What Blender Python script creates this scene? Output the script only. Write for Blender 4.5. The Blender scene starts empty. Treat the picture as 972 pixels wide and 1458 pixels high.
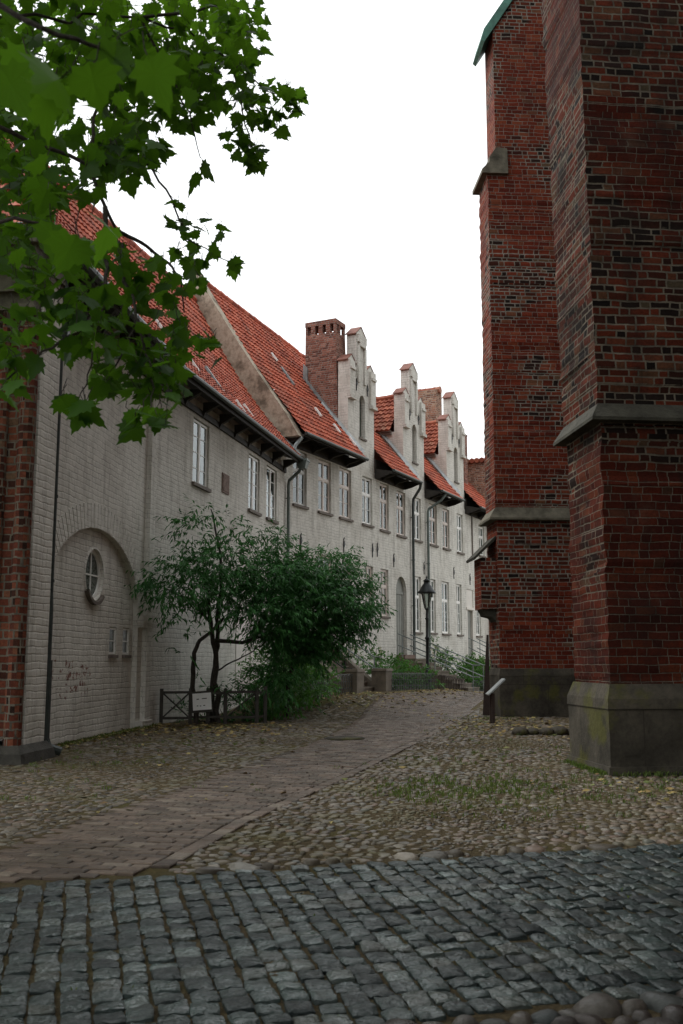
import bpy, math, random
import numpy as np
from mathutils import Vector, Matrix, noise
R = math.radians
random.seed(7)
C = bpy.context.scene.collection
SC = bpy.context.scene

# ------------------------------------------------------------------ camera
CAM_H = 1.3
PITCH = math.atan((940 - 729) / 1417.5)
cam_d = bpy.data.cameras.new('camera')
cam_d.sensor_fit = 'VERTICAL'; cam_d.sensor_height = 36; cam_d.sensor_width = 24; cam_d.lens = 35
cam_d.dof.use_dof = True; cam_d.dof.focus_distance = 22; cam_d.dof.aperture_fstop = 6.3
cam_d.clip_end = 3000; cam_d.clip_start = 0.05
cam = bpy.data.objects.new('camera', cam_d); C.objects.link(cam)
cam.location = (0, 0, CAM_H); cam.rotation_euler = (R(90) + PITCH, 0, 0)
SC.camera = cam

# ------------------------------------------------------------------ helpers
def smooth(a, b, x):
    t = max(0.0, min(1.0, (x - a) / (b - a))); return t * t * (3 - 2 * t)

H0 = (2.29, 38.17); HANG = R(26.4)          # a point on the row's facade and the facade's heading
def hs(x, y):                                # street coordinates: along the facade, out from the facade
    dx, dy = x - H0[0], y - H0[1]
    return dx * math.sin(HANG) + dy * math.cos(HANG), dx * math.cos(HANG) - dy * math.sin(HANG)
def hw(s, o):
    return (H0[0] + s * math.sin(HANG) + o * math.cos(HANG), H0[1] + s * math.cos(HANG) - o * math.sin(HANG))
def gz(x, y):                                # the ground lifts a little in front of the first house
    s, o = hs(x, y)
    return 0.36 * smooth(7.0, 2.6, o) * smooth(1.0, -4.5, s) * smooth(22, 28.5, y) * smooth(-16, -11, s)

class MB:
    def __init__(self, xf=None):
        self.v = []; self.f = []; self.r = []; self.xf = xf
    def vert(self, p):
        p = Vector(p)
        if self.xf is not None: p = self.xf @ p
        self.v.append(p[:]); return len(self.v) - 1
    def face(self, pts, r=0.0):
        self.f.append([self.vert(p) for p in pts]); self.r.append(r)
    def box(self, x0, x1, y0, y1, z0, z1, r=0.0, skip=()):
        i = [self.vert(p) for p in ((x0,y0,z0),(x1,y0,z0),(x1,y1,z0),(x0,y1,z0),(x0,y0,z1),(x1,y0,z1),(x1,y1,z1),(x0,y1,z1))]
        for n, q in (('b',(3,2,1,0)),('t',(4,5,6,7)),('f',(0,1,5,4)),('r',(1,2,6,5)),('k',(2,3,7,6)),('l',(3,0,4,7))):
            if n in skip: continue
            self.f.append([i[k] for k in q]); self.r.append(r)
    def rough_box(self, x0, x1, y0, y1, z0, z1, step=0.101, j=0.009, x0t=None, y1t=None):
        n = max(1, int((z1-z0)/step)); prev = None      # worn arrises: every course shifts a little
        for k in range(n+1):
            z = z0+(z1-z0)*k/n; X_ = x0 if x0t is None else x0+(x0t-x0)*k/n; Y_ = y1 if y1t is None else y1+(y1t-y1)*k/n; g_ = lambda: random.gauss(0, j)
            a = [self.vert(p) for p in ((X_+g_(),y0+g_(),z),(x1,y0+g_()*0.4,z),(x1,Y_,z),(X_+g_(),Y_+g_(),z))]
            if prev:
                for q in range(4): self.f.append([prev[q], prev[(q+1)%4], a[(q+1)%4], a[q]]); self.r.append(0)
            else: self.f.append(a[::-1]); self.r.append(0)
            prev = a
        self.f.append(prev); self.r.append(0)
    def frustum(self, a, b, z0, z1, r=0.0):   # a,b = (x0,x1,y0,y1) at bottom and top
        i = [self.vert(p) for p in ((a[0],a[2],z0),(a[1],a[2],z0),(a[1],a[3],z0),(a[0],a[3],z0),(b[0],b[2],z1),(b[1],b[2],z1),(b[1],b[3],z1),(b[0],b[3],z1))]
        for q in ((3,2,1,0),(4,5,6,7),(0,1,5,4),(1,2,6,5),(2,3,7,6),(3,0,4,7)):
            self.f.append([i[k] for k in q]); self.r.append(r)
    def prism(self, prof, y0, y1, caps=True, r=0.0):  # prof = list of (x,z), counter-clockwise seen from -y
        n = len(prof)
        a = [self.vert((x, y0, z)) for x, z in prof]; b = [self.vert((x, y1, z)) for x, z in prof]
        if caps:
            self.f.append(a); self.f.append(b[::-1]); self.r += [r, r]
        for k in range(n):
            self.f.append([a[k], b[k], b[(k+1) % n], a[(k+1) % n]]); self.r.append(r)
    def prismx(self, prof, x0, x1, r=0.0):            # prof = list of (y,z)
        n = len(prof)
        a = [self.vert((x0, y, z)) for y, z in prof]; b = [self.vert((x1, y, z)) for y, z in prof]
        self.f.append(a[::-1]); self.f.append(b); self.r += [r, r]
        for k in range(n):
            self.f.append([a[k], a[(k+1) % n], b[(k+1) % n], b[k]]); self.r.append(r)
    def tube(self, pts, rad, n=8, cap=True, r=0.0):
        pts = [Vector(p) for p in pts]
        if not isinstance(rad, (list, tuple)): rad = [rad] * len(pts)
        rings = []; ref = None
        for k, p in enumerate(pts):
            t = (pts[min(k+1, len(pts)-1)] - pts[max(k-1, 0)]).normalized()
            if ref is None:
                ref = Vector((0,0,1)) if abs(t.z) < 0.9 else Vector((1,0,0))
            u = t.cross(ref)
            if u.length < 1e-4: u = t.cross(Vector((0.3,1,0.1)))
            u.normalize(); w = u.cross(t).normalized(); ref = w
            rings.append([self.vert(p + rad[k]*(math.cos(2*math.pi*j/n)*u + math.sin(2*math.pi*j/n)*w)) for j in range(n)])
        for a, b in zip(rings[:-1], rings[1:]):
            for j in range(n):
                self.f.append([a[j], a[(j+1)%n], b[(j+1)%n], b[j]]); self.r.append(r)
        if cap:
            self.f.append(rings[0][::-1]); self.f.append(rings[-1]); self.r += [r, r]
    def lathe(self, prof, n=12, cx=0, cy=0, r=0.0):   # prof = (radius, z) going up
        rings = [[self.vert((cx+q*math.cos(2*math.pi*j/n), cy+q*math.sin(2*math.pi*j/n), z)) for j in range(n)] for q, z in prof]
        for a, b in zip(rings[:-1], rings[1:]):
            for j in range(n):
                self.f.append([a[j], a[(j+1)%n], b[(j+1)%n], b[j]]); self.r.append(r)
        self.f.append(rings[0][::-1]); self.f.append(rings[-1]); self.r += [r, r]
    def build(self, name, mat, parent=None, loc=None, shade=False, rnd=False):
        me = bpy.data.meshes.new(name)
        me.from_pydata(self.v, [], self.f); me.update()
        nl = len(me.loops); npoly = len(me.polygons)
        if nl:
            no = np.empty(npoly*3, 'f'); me.polygons.foreach_get('normal', no); no = no.reshape(-1, 3)
            lt = np.empty(npoly, 'i'); me.polygons.foreach_get('loop_total', lt)
            li = np.empty(nl, 'i'); me.loops.foreach_get('vertex_index', li)
            co = np.empty(len(me.vertices)*3, 'f'); me.vertices.foreach_get('co', co); co = co.reshape(-1, 3)
            ln = np.repeat(no, lt, axis=0); P = co[li]
            hor = np.hypot(ln[:,0], ln[:,1])
            steep = hor > 0.12
            hh = np.maximum(hor, 1e-6)
            tx = -ln[:,1]/hh; ty = ln[:,0]/hh
            u = np.where(steep, P[:,0]*tx + P[:,1]*ty, P[:,0])
            bz = np.maximum(hor, 0.12)
            v = np.where(steep, P[:,2]/bz, P[:,1])
            uv = me.uv_layers.new(name='UVMap')
            uv.data.foreach_set('uv', np.stack([u, v], 1).astype('f').ravel())
        if rnd:
            at = me.attributes.new('rnd', 'FLOAT', 'FACE'); at.data.foreach_set('value', np.array(self.r, 'f'))
        if shade: me.polygons.foreach_set('use_smooth', [True]*npoly)
        me.materials.append(mat)
        o = bpy.data.objects.new(name, me); C.objects.link(o)
        if parent is not None: o.parent = parent
        if loc is not None: o.location = loc
        return o

def empty(name, label, cat, loc=(0,0,0), rz=0.0, group=None):
    o = bpy.data.objects.new(name, None); C.objects.link(o); o.empty_display_size = 0.3
    o.location = loc; o.rotation_euler = (0, 0, rz); o['label'] = label; o['category'] = cat
    if group: o['group'] = group
    return o
def tag(o, label, cat, group=None, kind=None):
    o['label'] = label; o['category'] = cat
    if group: o['group'] = group
    if kind: o['kind'] = kind
    return o
def structure(o):
    o['kind'] = 'structure'; return o
def copy_tree(o, parent=None, loc=None):
    c = o.copy(); C.objects.link(c); c.parent = parent
    if loc is not None: c.location = loc
    for ch in list(o.children): copy_tree(ch, c)
    return c

# ------------------------------------------------------------------ materials
class NT:
    def __init__(self, name):
        self.m = bpy.data.materials.new(name); self.m.use_nodes = True
        self.t = self.m.node_tree; self.bsdf = self.t.nodes['Principled BSDF']; self.out = self.t.nodes['Material Output']
    def n(self, typ, **kw):
        d = self.t.nodes.new(typ)
        for k, v in kw.items():
            if k.startswith('in_'):
                key = k[3:]; key = int(key) if key.isdigit() else key
                if hasattr(v, 'is_output') or isinstance(v, bpy.types.NodeSocket): self.t.links.new(v, d.inputs[key])
                else: d.inputs[key].default_value = v
            else: setattr(d, k, v)
        return d
    def math(self, op, a, b=None, c=None, clamp=False):
        d = self.n('ShaderNodeMath', operation=op); d.use_clamp = clamp
        for k, v in enumerate((a, b, c)):
            if v is None: continue
            if isinstance(v, bpy.types.NodeSocket): self.t.links.new(v, d.inputs[k])
            else: d.inputs[k].default_value = v
        return d.outputs[0]
    def link(self, a, b): self.t.links.new(a, b)
    def noise(self, vec, scale, detail=4, rough=0.55, dims='3D'):
        d = self.n('ShaderNodeTexNoise', noise_dimensions=dims)
        if vec is not None: self.link(vec, d.inputs['Vector'])
        d.inputs['Scale'].default_value = scale; d.inputs['Detail'].default_value = detail; d.inputs['Roughness'].default_value = rough
        return d.outputs['Fac']
    def ramp(self, fac, stops, interp='LINEAR'):
        d = self.n('ShaderNodeValToRGB'); d.color_ramp.interpolation = interp
        e = d.color_ramp.elements
        while len(e) > 1: e.remove(e[0])
        e[0].position = stops[0][0]; e[0].color = (*stops[0][1], 1)
        for p, c in stops[1:]:
            q = e.new(p); q.color = (*c, 1)
        self.link(fac, d.inputs[0]); return d.outputs[0]
    def mix(self, fac, a, b, mode='MIX'):
        d = self.n('ShaderNodeMix', data_type='RGBA', blend_type=mode)
        for key, v in ((0, fac), (6, a), (7, b)):
            if isinstance(v, bpy.types.NodeSocket): self.link(v, d.inputs[key])
            else: d.inputs[key].default_value = v if key == 0 else (*v, 1)
        return d.outputs[2]
    def bump(self, height, strength=0.5, dist=0.01, normal=None):
        d = self.n('ShaderNodeBump'); d.inputs['Strength'].default_value = strength; d.inputs['Distance'].default_value = dist
        self.link(height, d.inputs['Height'])
        if normal is not None: self.link(normal, d.inputs['Normal'])
        return d.outputs[0]
    def rng(self, v, a, b, c=0.0, d=1.0):
        m = self.n('ShaderNodeMapRange'); m.clamp = True
        self.link(v, m.inputs[0]); m.inputs[1].default_value = a; m.inputs[2].default_value = b; m.inputs[3].default_value = c; m.inputs[4].default_value = d
        return m.outputs[0]
    def done(self, color=None, rough=None, normal=None, spec=None, metal=None):
        for k, v in (('Base Color', color), ('Roughness', rough), ('Normal', normal), ('Specular IOR Level', spec), ('Metallic', metal)):
            if v is None: continue
            if isinstance(v, bpy.types.NodeSocket): self.link(v, self.bsdf.inputs[k])
            elif k == 'Base Color': self.bsdf.inputs[k].default_value = (*v, 1)
            else: self.bsdf.inputs[k].default_value = v
        return self.m

def plain(name, col, rough=0.6, metal=0.0, var=0.25, scale=6.0, bump=0.15, bdist=0.004, spec=0.4):
    m = NT(name); co = m.n('ShaderNodeTexCoord').outputs['Object']
    nz = m.noise(co, scale, 6, 0.6); f = m.noise(co, scale*7, 4, 0.6)
    dark = tuple(c*(1-var) for c in col); light = tuple(min(1, c*(1+var)) for c in col)
    c = m.ramp(nz, [(0.3, dark), (0.5, col), (0.72, light)])
    return m.done(c, m.rng(f, 0.3, 0.7, max(0.02, rough-0.12), min(1, rough+0.1)), m.bump(f, bump, bdist), spec, metal)

def brick_nodes(m, bl=0.28, bh=0.105, joint=0.016, warp=0.012, header=True):
    uv = m.n('ShaderNodeUVMap').outputs[0]
    wn = m.n('ShaderNodeTexNoise', noise_dimensions='3D'); m.link(uv, wn.inputs['Vector']); wn.inputs['Scale'].default_value = 3.2; wn.inputs['Detail'].default_value = 3
    sub = m.n('ShaderNodeVectorMath', operation='SUBTRACT'); m.link(wn.outputs['Color'], sub.inputs[0]); sub.inputs[1].default_value = (0.5,0.5,0.5)
    sc = m.n('ShaderNodeVectorMath', operation='SCALE'); m.link(sub.outputs[0], sc.inputs[0]); sc.inputs['Scale'].default_value = warp*4
    ad = m.n('ShaderNodeVectorMath', operation='ADD'); m.link(uv, ad.inputs[0]); m.link(sc.outputs[0], ad.inputs[1])
    sp = m.n('ShaderNodeSeparateXYZ'); m.link(ad.outputs[0], sp.inputs[0]); u, v = sp.outputs[0], sp.outputs[1]
    vr = m.math('DIVIDE', v, bh); row = m.math('FLOOR', vr); fv = m.math('FRACT', vr)
    w1 = m.n('ShaderNodeTexWhiteNoise', noise_dimensions='1D'); m.link(row, w1.inputs['W'])
    P = bl*1.5 if header else bl
    if header: off = m.math('MULTIPLY', w1.outputs['Value'], P)
    else: off = m.math('ADD', m.math('MULTIPLY', m.math('MODULO', row, 2.0), bl*0.5), m.math('MULTIPLY', w1.outputs['Value'], bl*0.12))
    uu = m.math('DIVIDE', m.math('ADD', u, off), P); unit = m.math('FLOOR', uu); fu = m.math('MULTIPLY', m.math('FRACT', uu), P)
    if header:
        isH = m.math('GREATER_THAN', fu, bl)
        loc = m.math('SUBTRACT', fu, m.math('MULTIPLY', isH, bl))
        ln = m.math('SUBTRACT', bl, m.math('MULTIPLY', isH, bl*0.5))
        cid = m.math('ADD', m.math('MULTIPLY', unit, 2.0), isH)
    else:
        loc, ln, cid = fu, bl, unit
    dx = m.math('MINIMUM', loc, m.math('SUBTRACT', ln, loc))
    dv = m.math('MULTIPLY', m.math('MINIMUM', fv, m.math('SUBTRACT', 1.0, fv)), bh)
    rag = m.math('MULTIPLY', m.math('SUBTRACT', m.noise(uv, 38, 3), 0.5), 0.012)
    d = m.math('ADD', m.math('MINIMUM', dx, dv), rag)
    cv = m.n('ShaderNodeCombineXYZ'); m.link(cid, cv.inputs[0]); m.link(row, cv.inputs[1])
    w2 = m.n('ShaderNodeTexWhiteNoise', noise_dimensions='2D'); m.link(cv.outputs[0], w2.inputs['Vector'])
    return uv, d, w2.outputs['Value'], w2.outputs['Color']

def brick_mat(name, ramp, mortar=(0.33,0.30,0.26), bl=0.28, bh=0.105, joint=0.016, bump=0.8, patches=None, rough=0.85, soot=0.0):
    m = NT(name)
    uv, d, rv, rc = brick_nodes(m, bl, bh, joint)
    big = m.noise(uv, 0.55, 3); fine = m.noise(uv, 26, 5, 0.65)
    if patches:                                    # repaired areas: narrow joints and redder stones
        pn = m.noise(uv, patches[0], 2, 0.4)
        if len(patches) > 2:                       # this stretch of wall was refaced below the given height
            sv = m.n('ShaderNodeSeparateXYZ'); m.link(uv, sv.inputs[0])
            pn = m.math('ADD', pn, m.rng(sv.outputs[1], patches[2]-0.05, patches[2]+0.05, 0.07, -0.13))
        pm = m.rng(pn, 0.46, 0.5)
        jw = m.rng(pm, 0, 1, joint*0.5, joint*0.16)
        col = m.mix(pm, m.ramp(rv, ramp), m.ramp(rv, patches[1]))
    else:
        jw = m.rng(big, 0.35, 0.65, joint*0.62, joint*0.36)
        col = m.ramp(rv, ramp)
    mask = m.math('DIVIDE', m.math('SUBTRACT', d, jw), 0.004, clamp=True)
    col = m.mix(0.75, col, m.ramp(fine, [(0.25, (0.45,0.45,0.45)), (0.5, (1,1,1)), (0.75, (1.5,1.4,1.35))]), 'MULTIPLY')
    mcol = m.mix(m.rng(m.noise(uv, 5, 4), 0.35, 0.7), mortar, tuple(c*0.45 for c in mortar))
    c = m.mix(mask, mcol, col)
    if soot:
        mp = m.n('ShaderNodeMapping'); m.link(uv, mp.inputs[0]); mp.inputs['Scale'].default_value = (2.2, 0.16, 1)
        c = m.mix(m.rng(m.noise(mp.outputs[0], 1.7, 6, 0.7), 0.5, 0.8, 0, 0.55*min(1, soot*1.5)), c, (0.018,0.016,0.013))
        pale = m.noise(uv, 1.1, 5, 0.7)
        c = m.mix(m.rng(pale, 0.60, 0.8, 0, 0.28), c, (0.16,0.13,0.10))
    if soot: c = m.mix(m.math('MULTIPLY', m.rng(m.noise(uv, 0.8, 6, 0.65), 0.46, 0.74), soot), c, (0.012,0.011,0.010))
    h = m.math('ADD', m.math('MULTIPLY', mask, 0.8), m.math('ADD', m.math('MULTIPLY', fine, 0.35), m.math('MULTIPLY', rv, 0.3)))
    return m.done(c, rough, m.bump(h, bump, 0.012), 0.08)

def white_brick(name, col, bl=0.27, bh=0.098, chips=None):
    m = NT(name)
    uv, d, rv, rc = brick_nodes(m, bl, bh, 0.014, 0.016)
    soft = m.rng(d, 0.0, 0.016)
    big = m.noise(uv, 0.7, 4, 0.6); mid = m.noise(uv, 6, 5, 0.6); fine = m.noise(uv, 45, 4, 0.6)
    st = m.n('ShaderNodeMapping'); m.link(uv, st.inputs[0]); st.inputs['Scale'].default_value = (3.0, 0.35, 1)
    streak = m.noise(st.outputs[0], 1.6, 5, 0.65)
    c = m.ramp(mid, [(0.25, tuple(k*0.84 for k in col)), (0.5, col), (0.8, tuple(k*1.07 for k in col))])
    c = m.mix(m.rng(rv, 0.8, 1.0, 0.0, 0.22), c, tuple(k*0.6 for k in col))
    c = m.mix(m.rng(streak, 0.50, 0.75, 0.0, 0.5), c, (0.20,0.185,0.145))
    c = m.mix(m.rng(big, 0.50, 0.70, 0.0, 0.4), c, (0.27,0.24,0.19))
    crack = m.math('MULTIPLY', m.math('LESS_THAN', d, 0.0035), m.math('GREATER_THAN', m.noise(uv, 2.3, 3), 0.5))
    c = m.mix(m.math('MULTIPLY', crack, 0.6), c, (0.09,0.08,0.065))
    if chips:                                       # flaked paint showing red stone
        ge = m.n('ShaderNodeTexCoord').outputs['Object']
        s3 = m.n('ShaderNodeSeparateXYZ'); m.link(ge, s3.inputs[0])
        x0, x1, z0, z1 = chips
        inx = m.math('MULTIPLY', m.rng(s3.outputs[0], x0-0.3, x0+0.5), m.rng(s3.outputs[0], x1+0.3, x1-0.5))
        inz = m.math('MULTIPLY', m.rng(s3.outputs[2], z0-0.15, z0+0.25), m.rng(s3.outputs[2], z1+0.15, z1-0.25))
        k = m.math('MULTIPLY', inx, inz)
        k = m.math('GREATER_THAN', m.math('ADD', m.math('MULTIPLY', k, 0.2), m.math('ADD', m.math('MULTIPLY', m.noise(uv, 9.0, 5, 0.7), 0.75), m.math('MULTIPLY', rv, 0.13))), 0.70)
        c = m.mix(m.math('MULTIPLY', k, 0.9), c, (0.17,0.055,0.035))
    h = m.math('ADD', m.math('MULTIPLY', soft, 0.5), m.math('ADD', m.math('MULTIPLY', mid, 1.1), m.math('ADD', m.math('MULTIPLY', fine, 0.2), m.math('MULTIPLY', rv, 0.25))))
    return m.done(c, 0.8, m.bump(h, 0.62, 0.016), 0.10)

def attr_mat(name, stops, rough=0.6, fine_scale=30, bump=0.4, bdist=0.006, spec=0.4, moss=None, wet=None, film=0, interp='LINEAR'):
    m = NT(name); co = m.n('ShaderNodeTexCoord').outputs['Object']
    a = m.n('ShaderNodeAttribute', attribute_name='rnd').outputs['Fac']
    c = m.ramp(a, stops, interp)
    f = m.noise(co, fine_scale, 6, 0.65); g = m.noise(co, fine_scale*0.22, 4, 0.6)
    c = m.mix(0.6, c, m.ramp(f, [(0.25, (0.5,0.5,0.5)), (0.5, (1,1,1)), (0.78, (1.4,1.4,1.4))]), 'MULTIPLY')
    if moss: c = m.mix(m.rng(m.noise(co, moss[0], 5, 0.6), moss[1], moss[1]+0.12, 0, moss[2]), c, moss[3])
    rr = m.rng(g, 0.35, 0.65, wet[0], wet[1]) if wet else rough
    if film:
        m.bsdf.inputs['Coat Tint'].default_value = (0.78,0.95,0.93,1); m.link(m.math('MULTIPLY', m.rng(m.math('ADD', m.noise(co, 9, 4, 0.55), m.math('MULTIPLY', m.math('SUBTRACT', a, 0.5), 0.22)), 0.34, 0.72, 0.16, 1.0), film), m.bsdf.inputs['Coat Weight']); m.bsdf.inputs['Coat Roughness'].default_value = 0.07
        m.link(m.bump(m.noise(co, 30, 3, 0.5), 1.0, 0.017), m.bsdf.inputs['Coat Normal'])
    return m.done(c, rr, m.bump(m.math('ADD', f, m.math('MULTIPLY', g, 1.5)), bump, bdist), spec)

def leaf_mat(name, lo, hi, trans=0.35, rough=0.45, tcol=None, spec=0.35):
    m = NT(name)
    a = m.n('ShaderNodeAttribute', attribute_name='rnd').outputs['Fac']
    c = m.ramp(a, [(0.0, lo), (0.75, hi), (1.0, tuple(k*1.25 for k in hi))])
    m.done(c, rough, None, spec)
    tr = m.n('ShaderNodeBsdfTranslucent')
    m.link(m.mix(0.5, c, tcol or (hi[0]*1.8, hi[1]*1.6, hi[2]*0.5)), tr.inputs[0])
    mx = m.n('ShaderNodeMixShader'); mx.inputs[0].default_value = trans
    m.link(m.bsdf.outputs[0], mx.inputs[1]); m.link(tr.outputs[0], mx.inputs[2]); m.link(mx.outputs[0], m.out.inputs[0])
    return m.m

M = {}
M['white'] = white_brick('whitewashed_brick', (0.65,0.63,0.575))
M['white_hall'] = white_brick('whitewashed_brick_flaking', (0.64,0.62,0.56), chips=(-5.2,-2.6,0.55,1.45))
def patchy(name, light, mid, dark):
    m = NT(name); co = m.n('ShaderNodeTexCoord').outputs['Object']
    a, b = m.noise(co, 1.5, 7, 0.62), m.noise(co, 9, 5, 0.65)
    c = m.ramp(a, [(0.36, dark), (0.44, mid), (0.52, light), (0.58, mid), (0.66, dark)])
    c = m.mix(0.5, c, m.ramp(b, [(0.3,(0.6,0.6,0.6)),(0.55,(1,1,1)),(0.8,(1.3,1.3,1.25))]), 'MULTIPLY')
    return m.done(c, 0.9, m.bump(m.math('ADD', a, b), 0.6, 0.02), 0.2)
M['plaster'] = patchy('stained_lime_plaster', (0.44,0.38,0.30), (0.33,0.275,0.21), (0.17,0.14,0.105))
M['cheek'] = white_brick('pale_plaster', (0.70,0.67,0.62))
DARKR = [(0.0,(0.014,0.010,0.009)),(0.16,(0.028,0.015,0.012)),(0.32,(0.07,0.020,0.013)),(0.6,(0.135,0.027,0.014)),(0.85,(0.18,0.038,0.02)),(0.95,(0.15,0.066,0.036)),(1.0,(0.10,0.072,0.045))]
REDR = [(0.0,(0.085,0.017,0.011)),(0.3,(0.125,0.023,0.013)),(0.75,(0.175,0.034,0.017)),(0.92,(0.21,0.054,0.026)),(1.0,(0.11,0.05,0.032))]
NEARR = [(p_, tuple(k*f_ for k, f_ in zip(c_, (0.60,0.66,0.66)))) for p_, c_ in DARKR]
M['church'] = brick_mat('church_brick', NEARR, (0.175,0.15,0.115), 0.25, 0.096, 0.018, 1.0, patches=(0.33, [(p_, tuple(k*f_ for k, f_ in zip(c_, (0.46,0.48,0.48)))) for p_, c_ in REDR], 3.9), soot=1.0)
M['church_far'] = brick_mat('patched_church_brick', DARKR, (0.27,0.245,0.205), 0.262, 0.101, 0.022, 0.9, patches=(0.42, REDR), soot=0.25)
M['pier_brick'] = brick_mat('pier_brick', [(0.0,(0.03,0.018,0.014)),(0.2,(0.075,0.026,0.018)),(0.6,(0.14,0.042,0.026)),(0.88,(0.19,0.065,0.037)),(1.0,(0.14,0.095,0.06))], (0.19,0.165,0.13), 0.26, 0.105, 0.02, 0.9, soot=0.2)
M['chimney'] = brick_mat('chimney_brick', [(0.0,(0.12,0.05,0.04)),(0.4,(0.22,0.085,0.06)),(0.8,(0.29,0.12,0.085)),(1.0,(0.33,0.17,0.13))], (0.35,0.31,0.27), 0.24, 0.078, 0.013, 0.8, soot=0.2)
M['gable_brick'] = brick_mat('fire_wall_brick', [(0.0,(0.14,0.07,0.05)),(0.4,(0.25,0.12,0.08)),(0.8,(0.33,0.17,0.11)),(1.0,(0.38,0.25,0.17))], (0.40,0.35,0.29), 0.25, 0.09, 0.02, 0.8)
M['stone'] = plain('weathered_sandstone', (0.044,0.042,0.032), 0.85, var=0.55, scale=3.2, bump=0.6, bdist=0.02, spec=0.25)
M['stone_pale'] = plain('pale_weathered_sandstone', (0.12,0.11,0.082), 0.85, var=0.55, scale=3.5, bump=0.6, bdist=0.02, spec=0.25)
M['dark_stone'] = plain('dark_damp_stone', (0.05,0.046,0.038), 0.75, 0, 0.5, 4, 0.6, 0.02, 0.2)
M['step'] = plain('stair_stone', (0.145,0.12,0.09), 0.8, var=0.4, scale=3, bump=0.4, bdist=0.01)
M['tile'] = attr_mat('red_clay_pantile', [(0.0,(0.24,0.055,0.030)),(0.4,(0.38,0.080,0.038)),(0.8,(0.44,0.10,0.05)),(0.93,(0.50,0.15,0.085)),(1.0,(0.20,0.08,0.055))], 0.7, 14, 0.3, 0.004, 0.3, moss=(0.9,0.52,0.45,(0.16,0.06,0.042)))
M['tile_old'] = attr_mat('weathered_pantile', [(0.0,(0.20,0.055,0.032)),(0.5,(0.30,0.085,0.048)),(0.9,(0.38,0.13,0.075)),(1.0,(0.22,0.12,0.08))], 0.75, 14, 0.3, 0.004, 0.3, moss=(1.3,0.55,0.5,(0.12,0.05,0.035)))
M['coping'] = plain('dark_red_coping_tile', (0.17,0.065,0.045), 0.75, 0, 0.35, 5, 0.3)
M['zinc'] = plain('weathered_zinc', (0.26,0.29,0.29), 0.45, 0.6, 0.25, 5, 0.15)
M['lead'] = plain('lead_flashing', (0.33,0.35,0.35), 0.5, 0.3, 0.3, 5, 0.3)
M['pipe_dark'] = plain('dark_painted_pipe', (0.045,0.055,0.052), 0.45, 0.2, 0.3, 9, 0.15)
M['pipe_green'] = plain('grey_green_pipe', (0.12,0.145,0.13), 0.5, 0.2, 0.3, 9, 0.15)
M['timber'] = plain('dark_eave_timber', (0.030,0.025,0.02), 0.75, var=0.4, scale=6, bump=0.3)
M['copper'] = plain('copper_patina', (0.06,0.17,0.13), 0.6, 0.1, 0.4, 4, 0.25)
M['frame'] = plain('white_window_paint', (0.78,0.77,0.73), 0.45, 0, 0.06, 8, 0.1)
M['frame_rose'] = plain('rose_beige_window_paint', (0.64,0.56,0.50), 0.5, 0, 0.08, 8, 0.1)
M['frame_grey'] = plain('grey_window_paint', (0.52,0.52,0.49), 0.5, 0, 0.1, 8, 0.1)
M['sill'] = plain('window_sill_brick', (0.15,0.125,0.105), 0.8, 0, 0.3, 9, 0.3)
M['curtain'] = plain('pale_net_curtain', (0.52,0.49,0.43), 0.9, 0, 0.12, 3, 0.1)
M['room'] = plain('dark_room', (0.035,0.034,0.032), 0.9)
M['iron'] = plain('black_iron', (0.018,0.02,0.02), 0.45, 0.5, 0.3, 12, 0.15)
M['rail'] = plain('galvanised_rail', (0.20,0.22,0.215), 0.4, 0.6, 0.15, 9, 0.1)
M['fence'] = plain('weathered_fence_wood', (0.05,0.045,0.038), 0.8, 0, 0.35, 8, 0.3)
M['hoop'] = plain('dull_zinc_hoop', (0.075,0.08,0.077), 0.5, 0.5, 0.3, 9, 0.2)
M['white_board'] = plain('white_sign_board', (0.80,0.80,0.78), 0.5, 0, 0.04, 4, 0.03)
M['ink'] = plain('dark_sign_print', (0.05,0.05,0.05), 0.6)
M['bark'] = plain('dark_bark', (0.04,0.033,0.026), 0.9, 0, 0.5, 9, 0.7, 0.02)
M['plane_bark'] = plain('plane_bark', (0.11,0.095,0.07), 0.85, 0, 0.55, 3, 0.6, 0.02)
M['rust'] = plain('rusty_brown_board', (0.035,0.02,0.015), 0.75, 0, 0.4, 6, 0.3)
M['door_grey'] = plain('grey_green_door', (0.22,0.225,0.20), 0.6, 0, 0.15, 5, 0.15)
M['door_white'] = plain('cream_door_paint', (0.62,0.58,0.52), 0.5, 0, 0.06, 5, 0.08)
M['plaque'] = plain('reddish_plaque', (0.19,0.13,0.105), 0.85, 0, 0.4, 14, 0.6, 0.02)

def glass_mat():
    m = NT('window_glass'); t = m.t
    g = m.n('ShaderNodeBsdfGlossy'); g.inputs['Roughness'].default_value = 0.03; g.inputs['Color'].default_value = (0.9,0.95,0.95,1)
    co = m.n('ShaderNodeTexCoord').outputs['Object']
    m.link(m.bump(m.noise(co, 2.2, 2), 0.12, 0.02), g.inputs['Normal'])
    tr = m.n('ShaderNodeBsdfTransparent'); tr.inputs[0].default_value = (0.80,0.86,0.84,1)
    fr = m.n('ShaderNodeFresnel'); fr.inputs['IOR'].default_value = 1.55
    mx = m.n('ShaderNodeMixShader'); m.link(m.math('ADD', fr.outputs[0], 0.05), mx.inputs[0])
    m.link(tr.outputs[0], mx.inputs[1]); m.link(g.outputs[0], mx.inputs[2]); m.link(mx.outputs[0], m.out.inputs[0])
    return m.m
M['glass'] = glass_mat()
M['plane_leaf'] = leaf_mat('plane_leaf', (0.009,0.034,0.006), (0.05,0.13,0.013), 0.5, 0.5, (0.17,0.37,0.012), 0.2)
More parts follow.
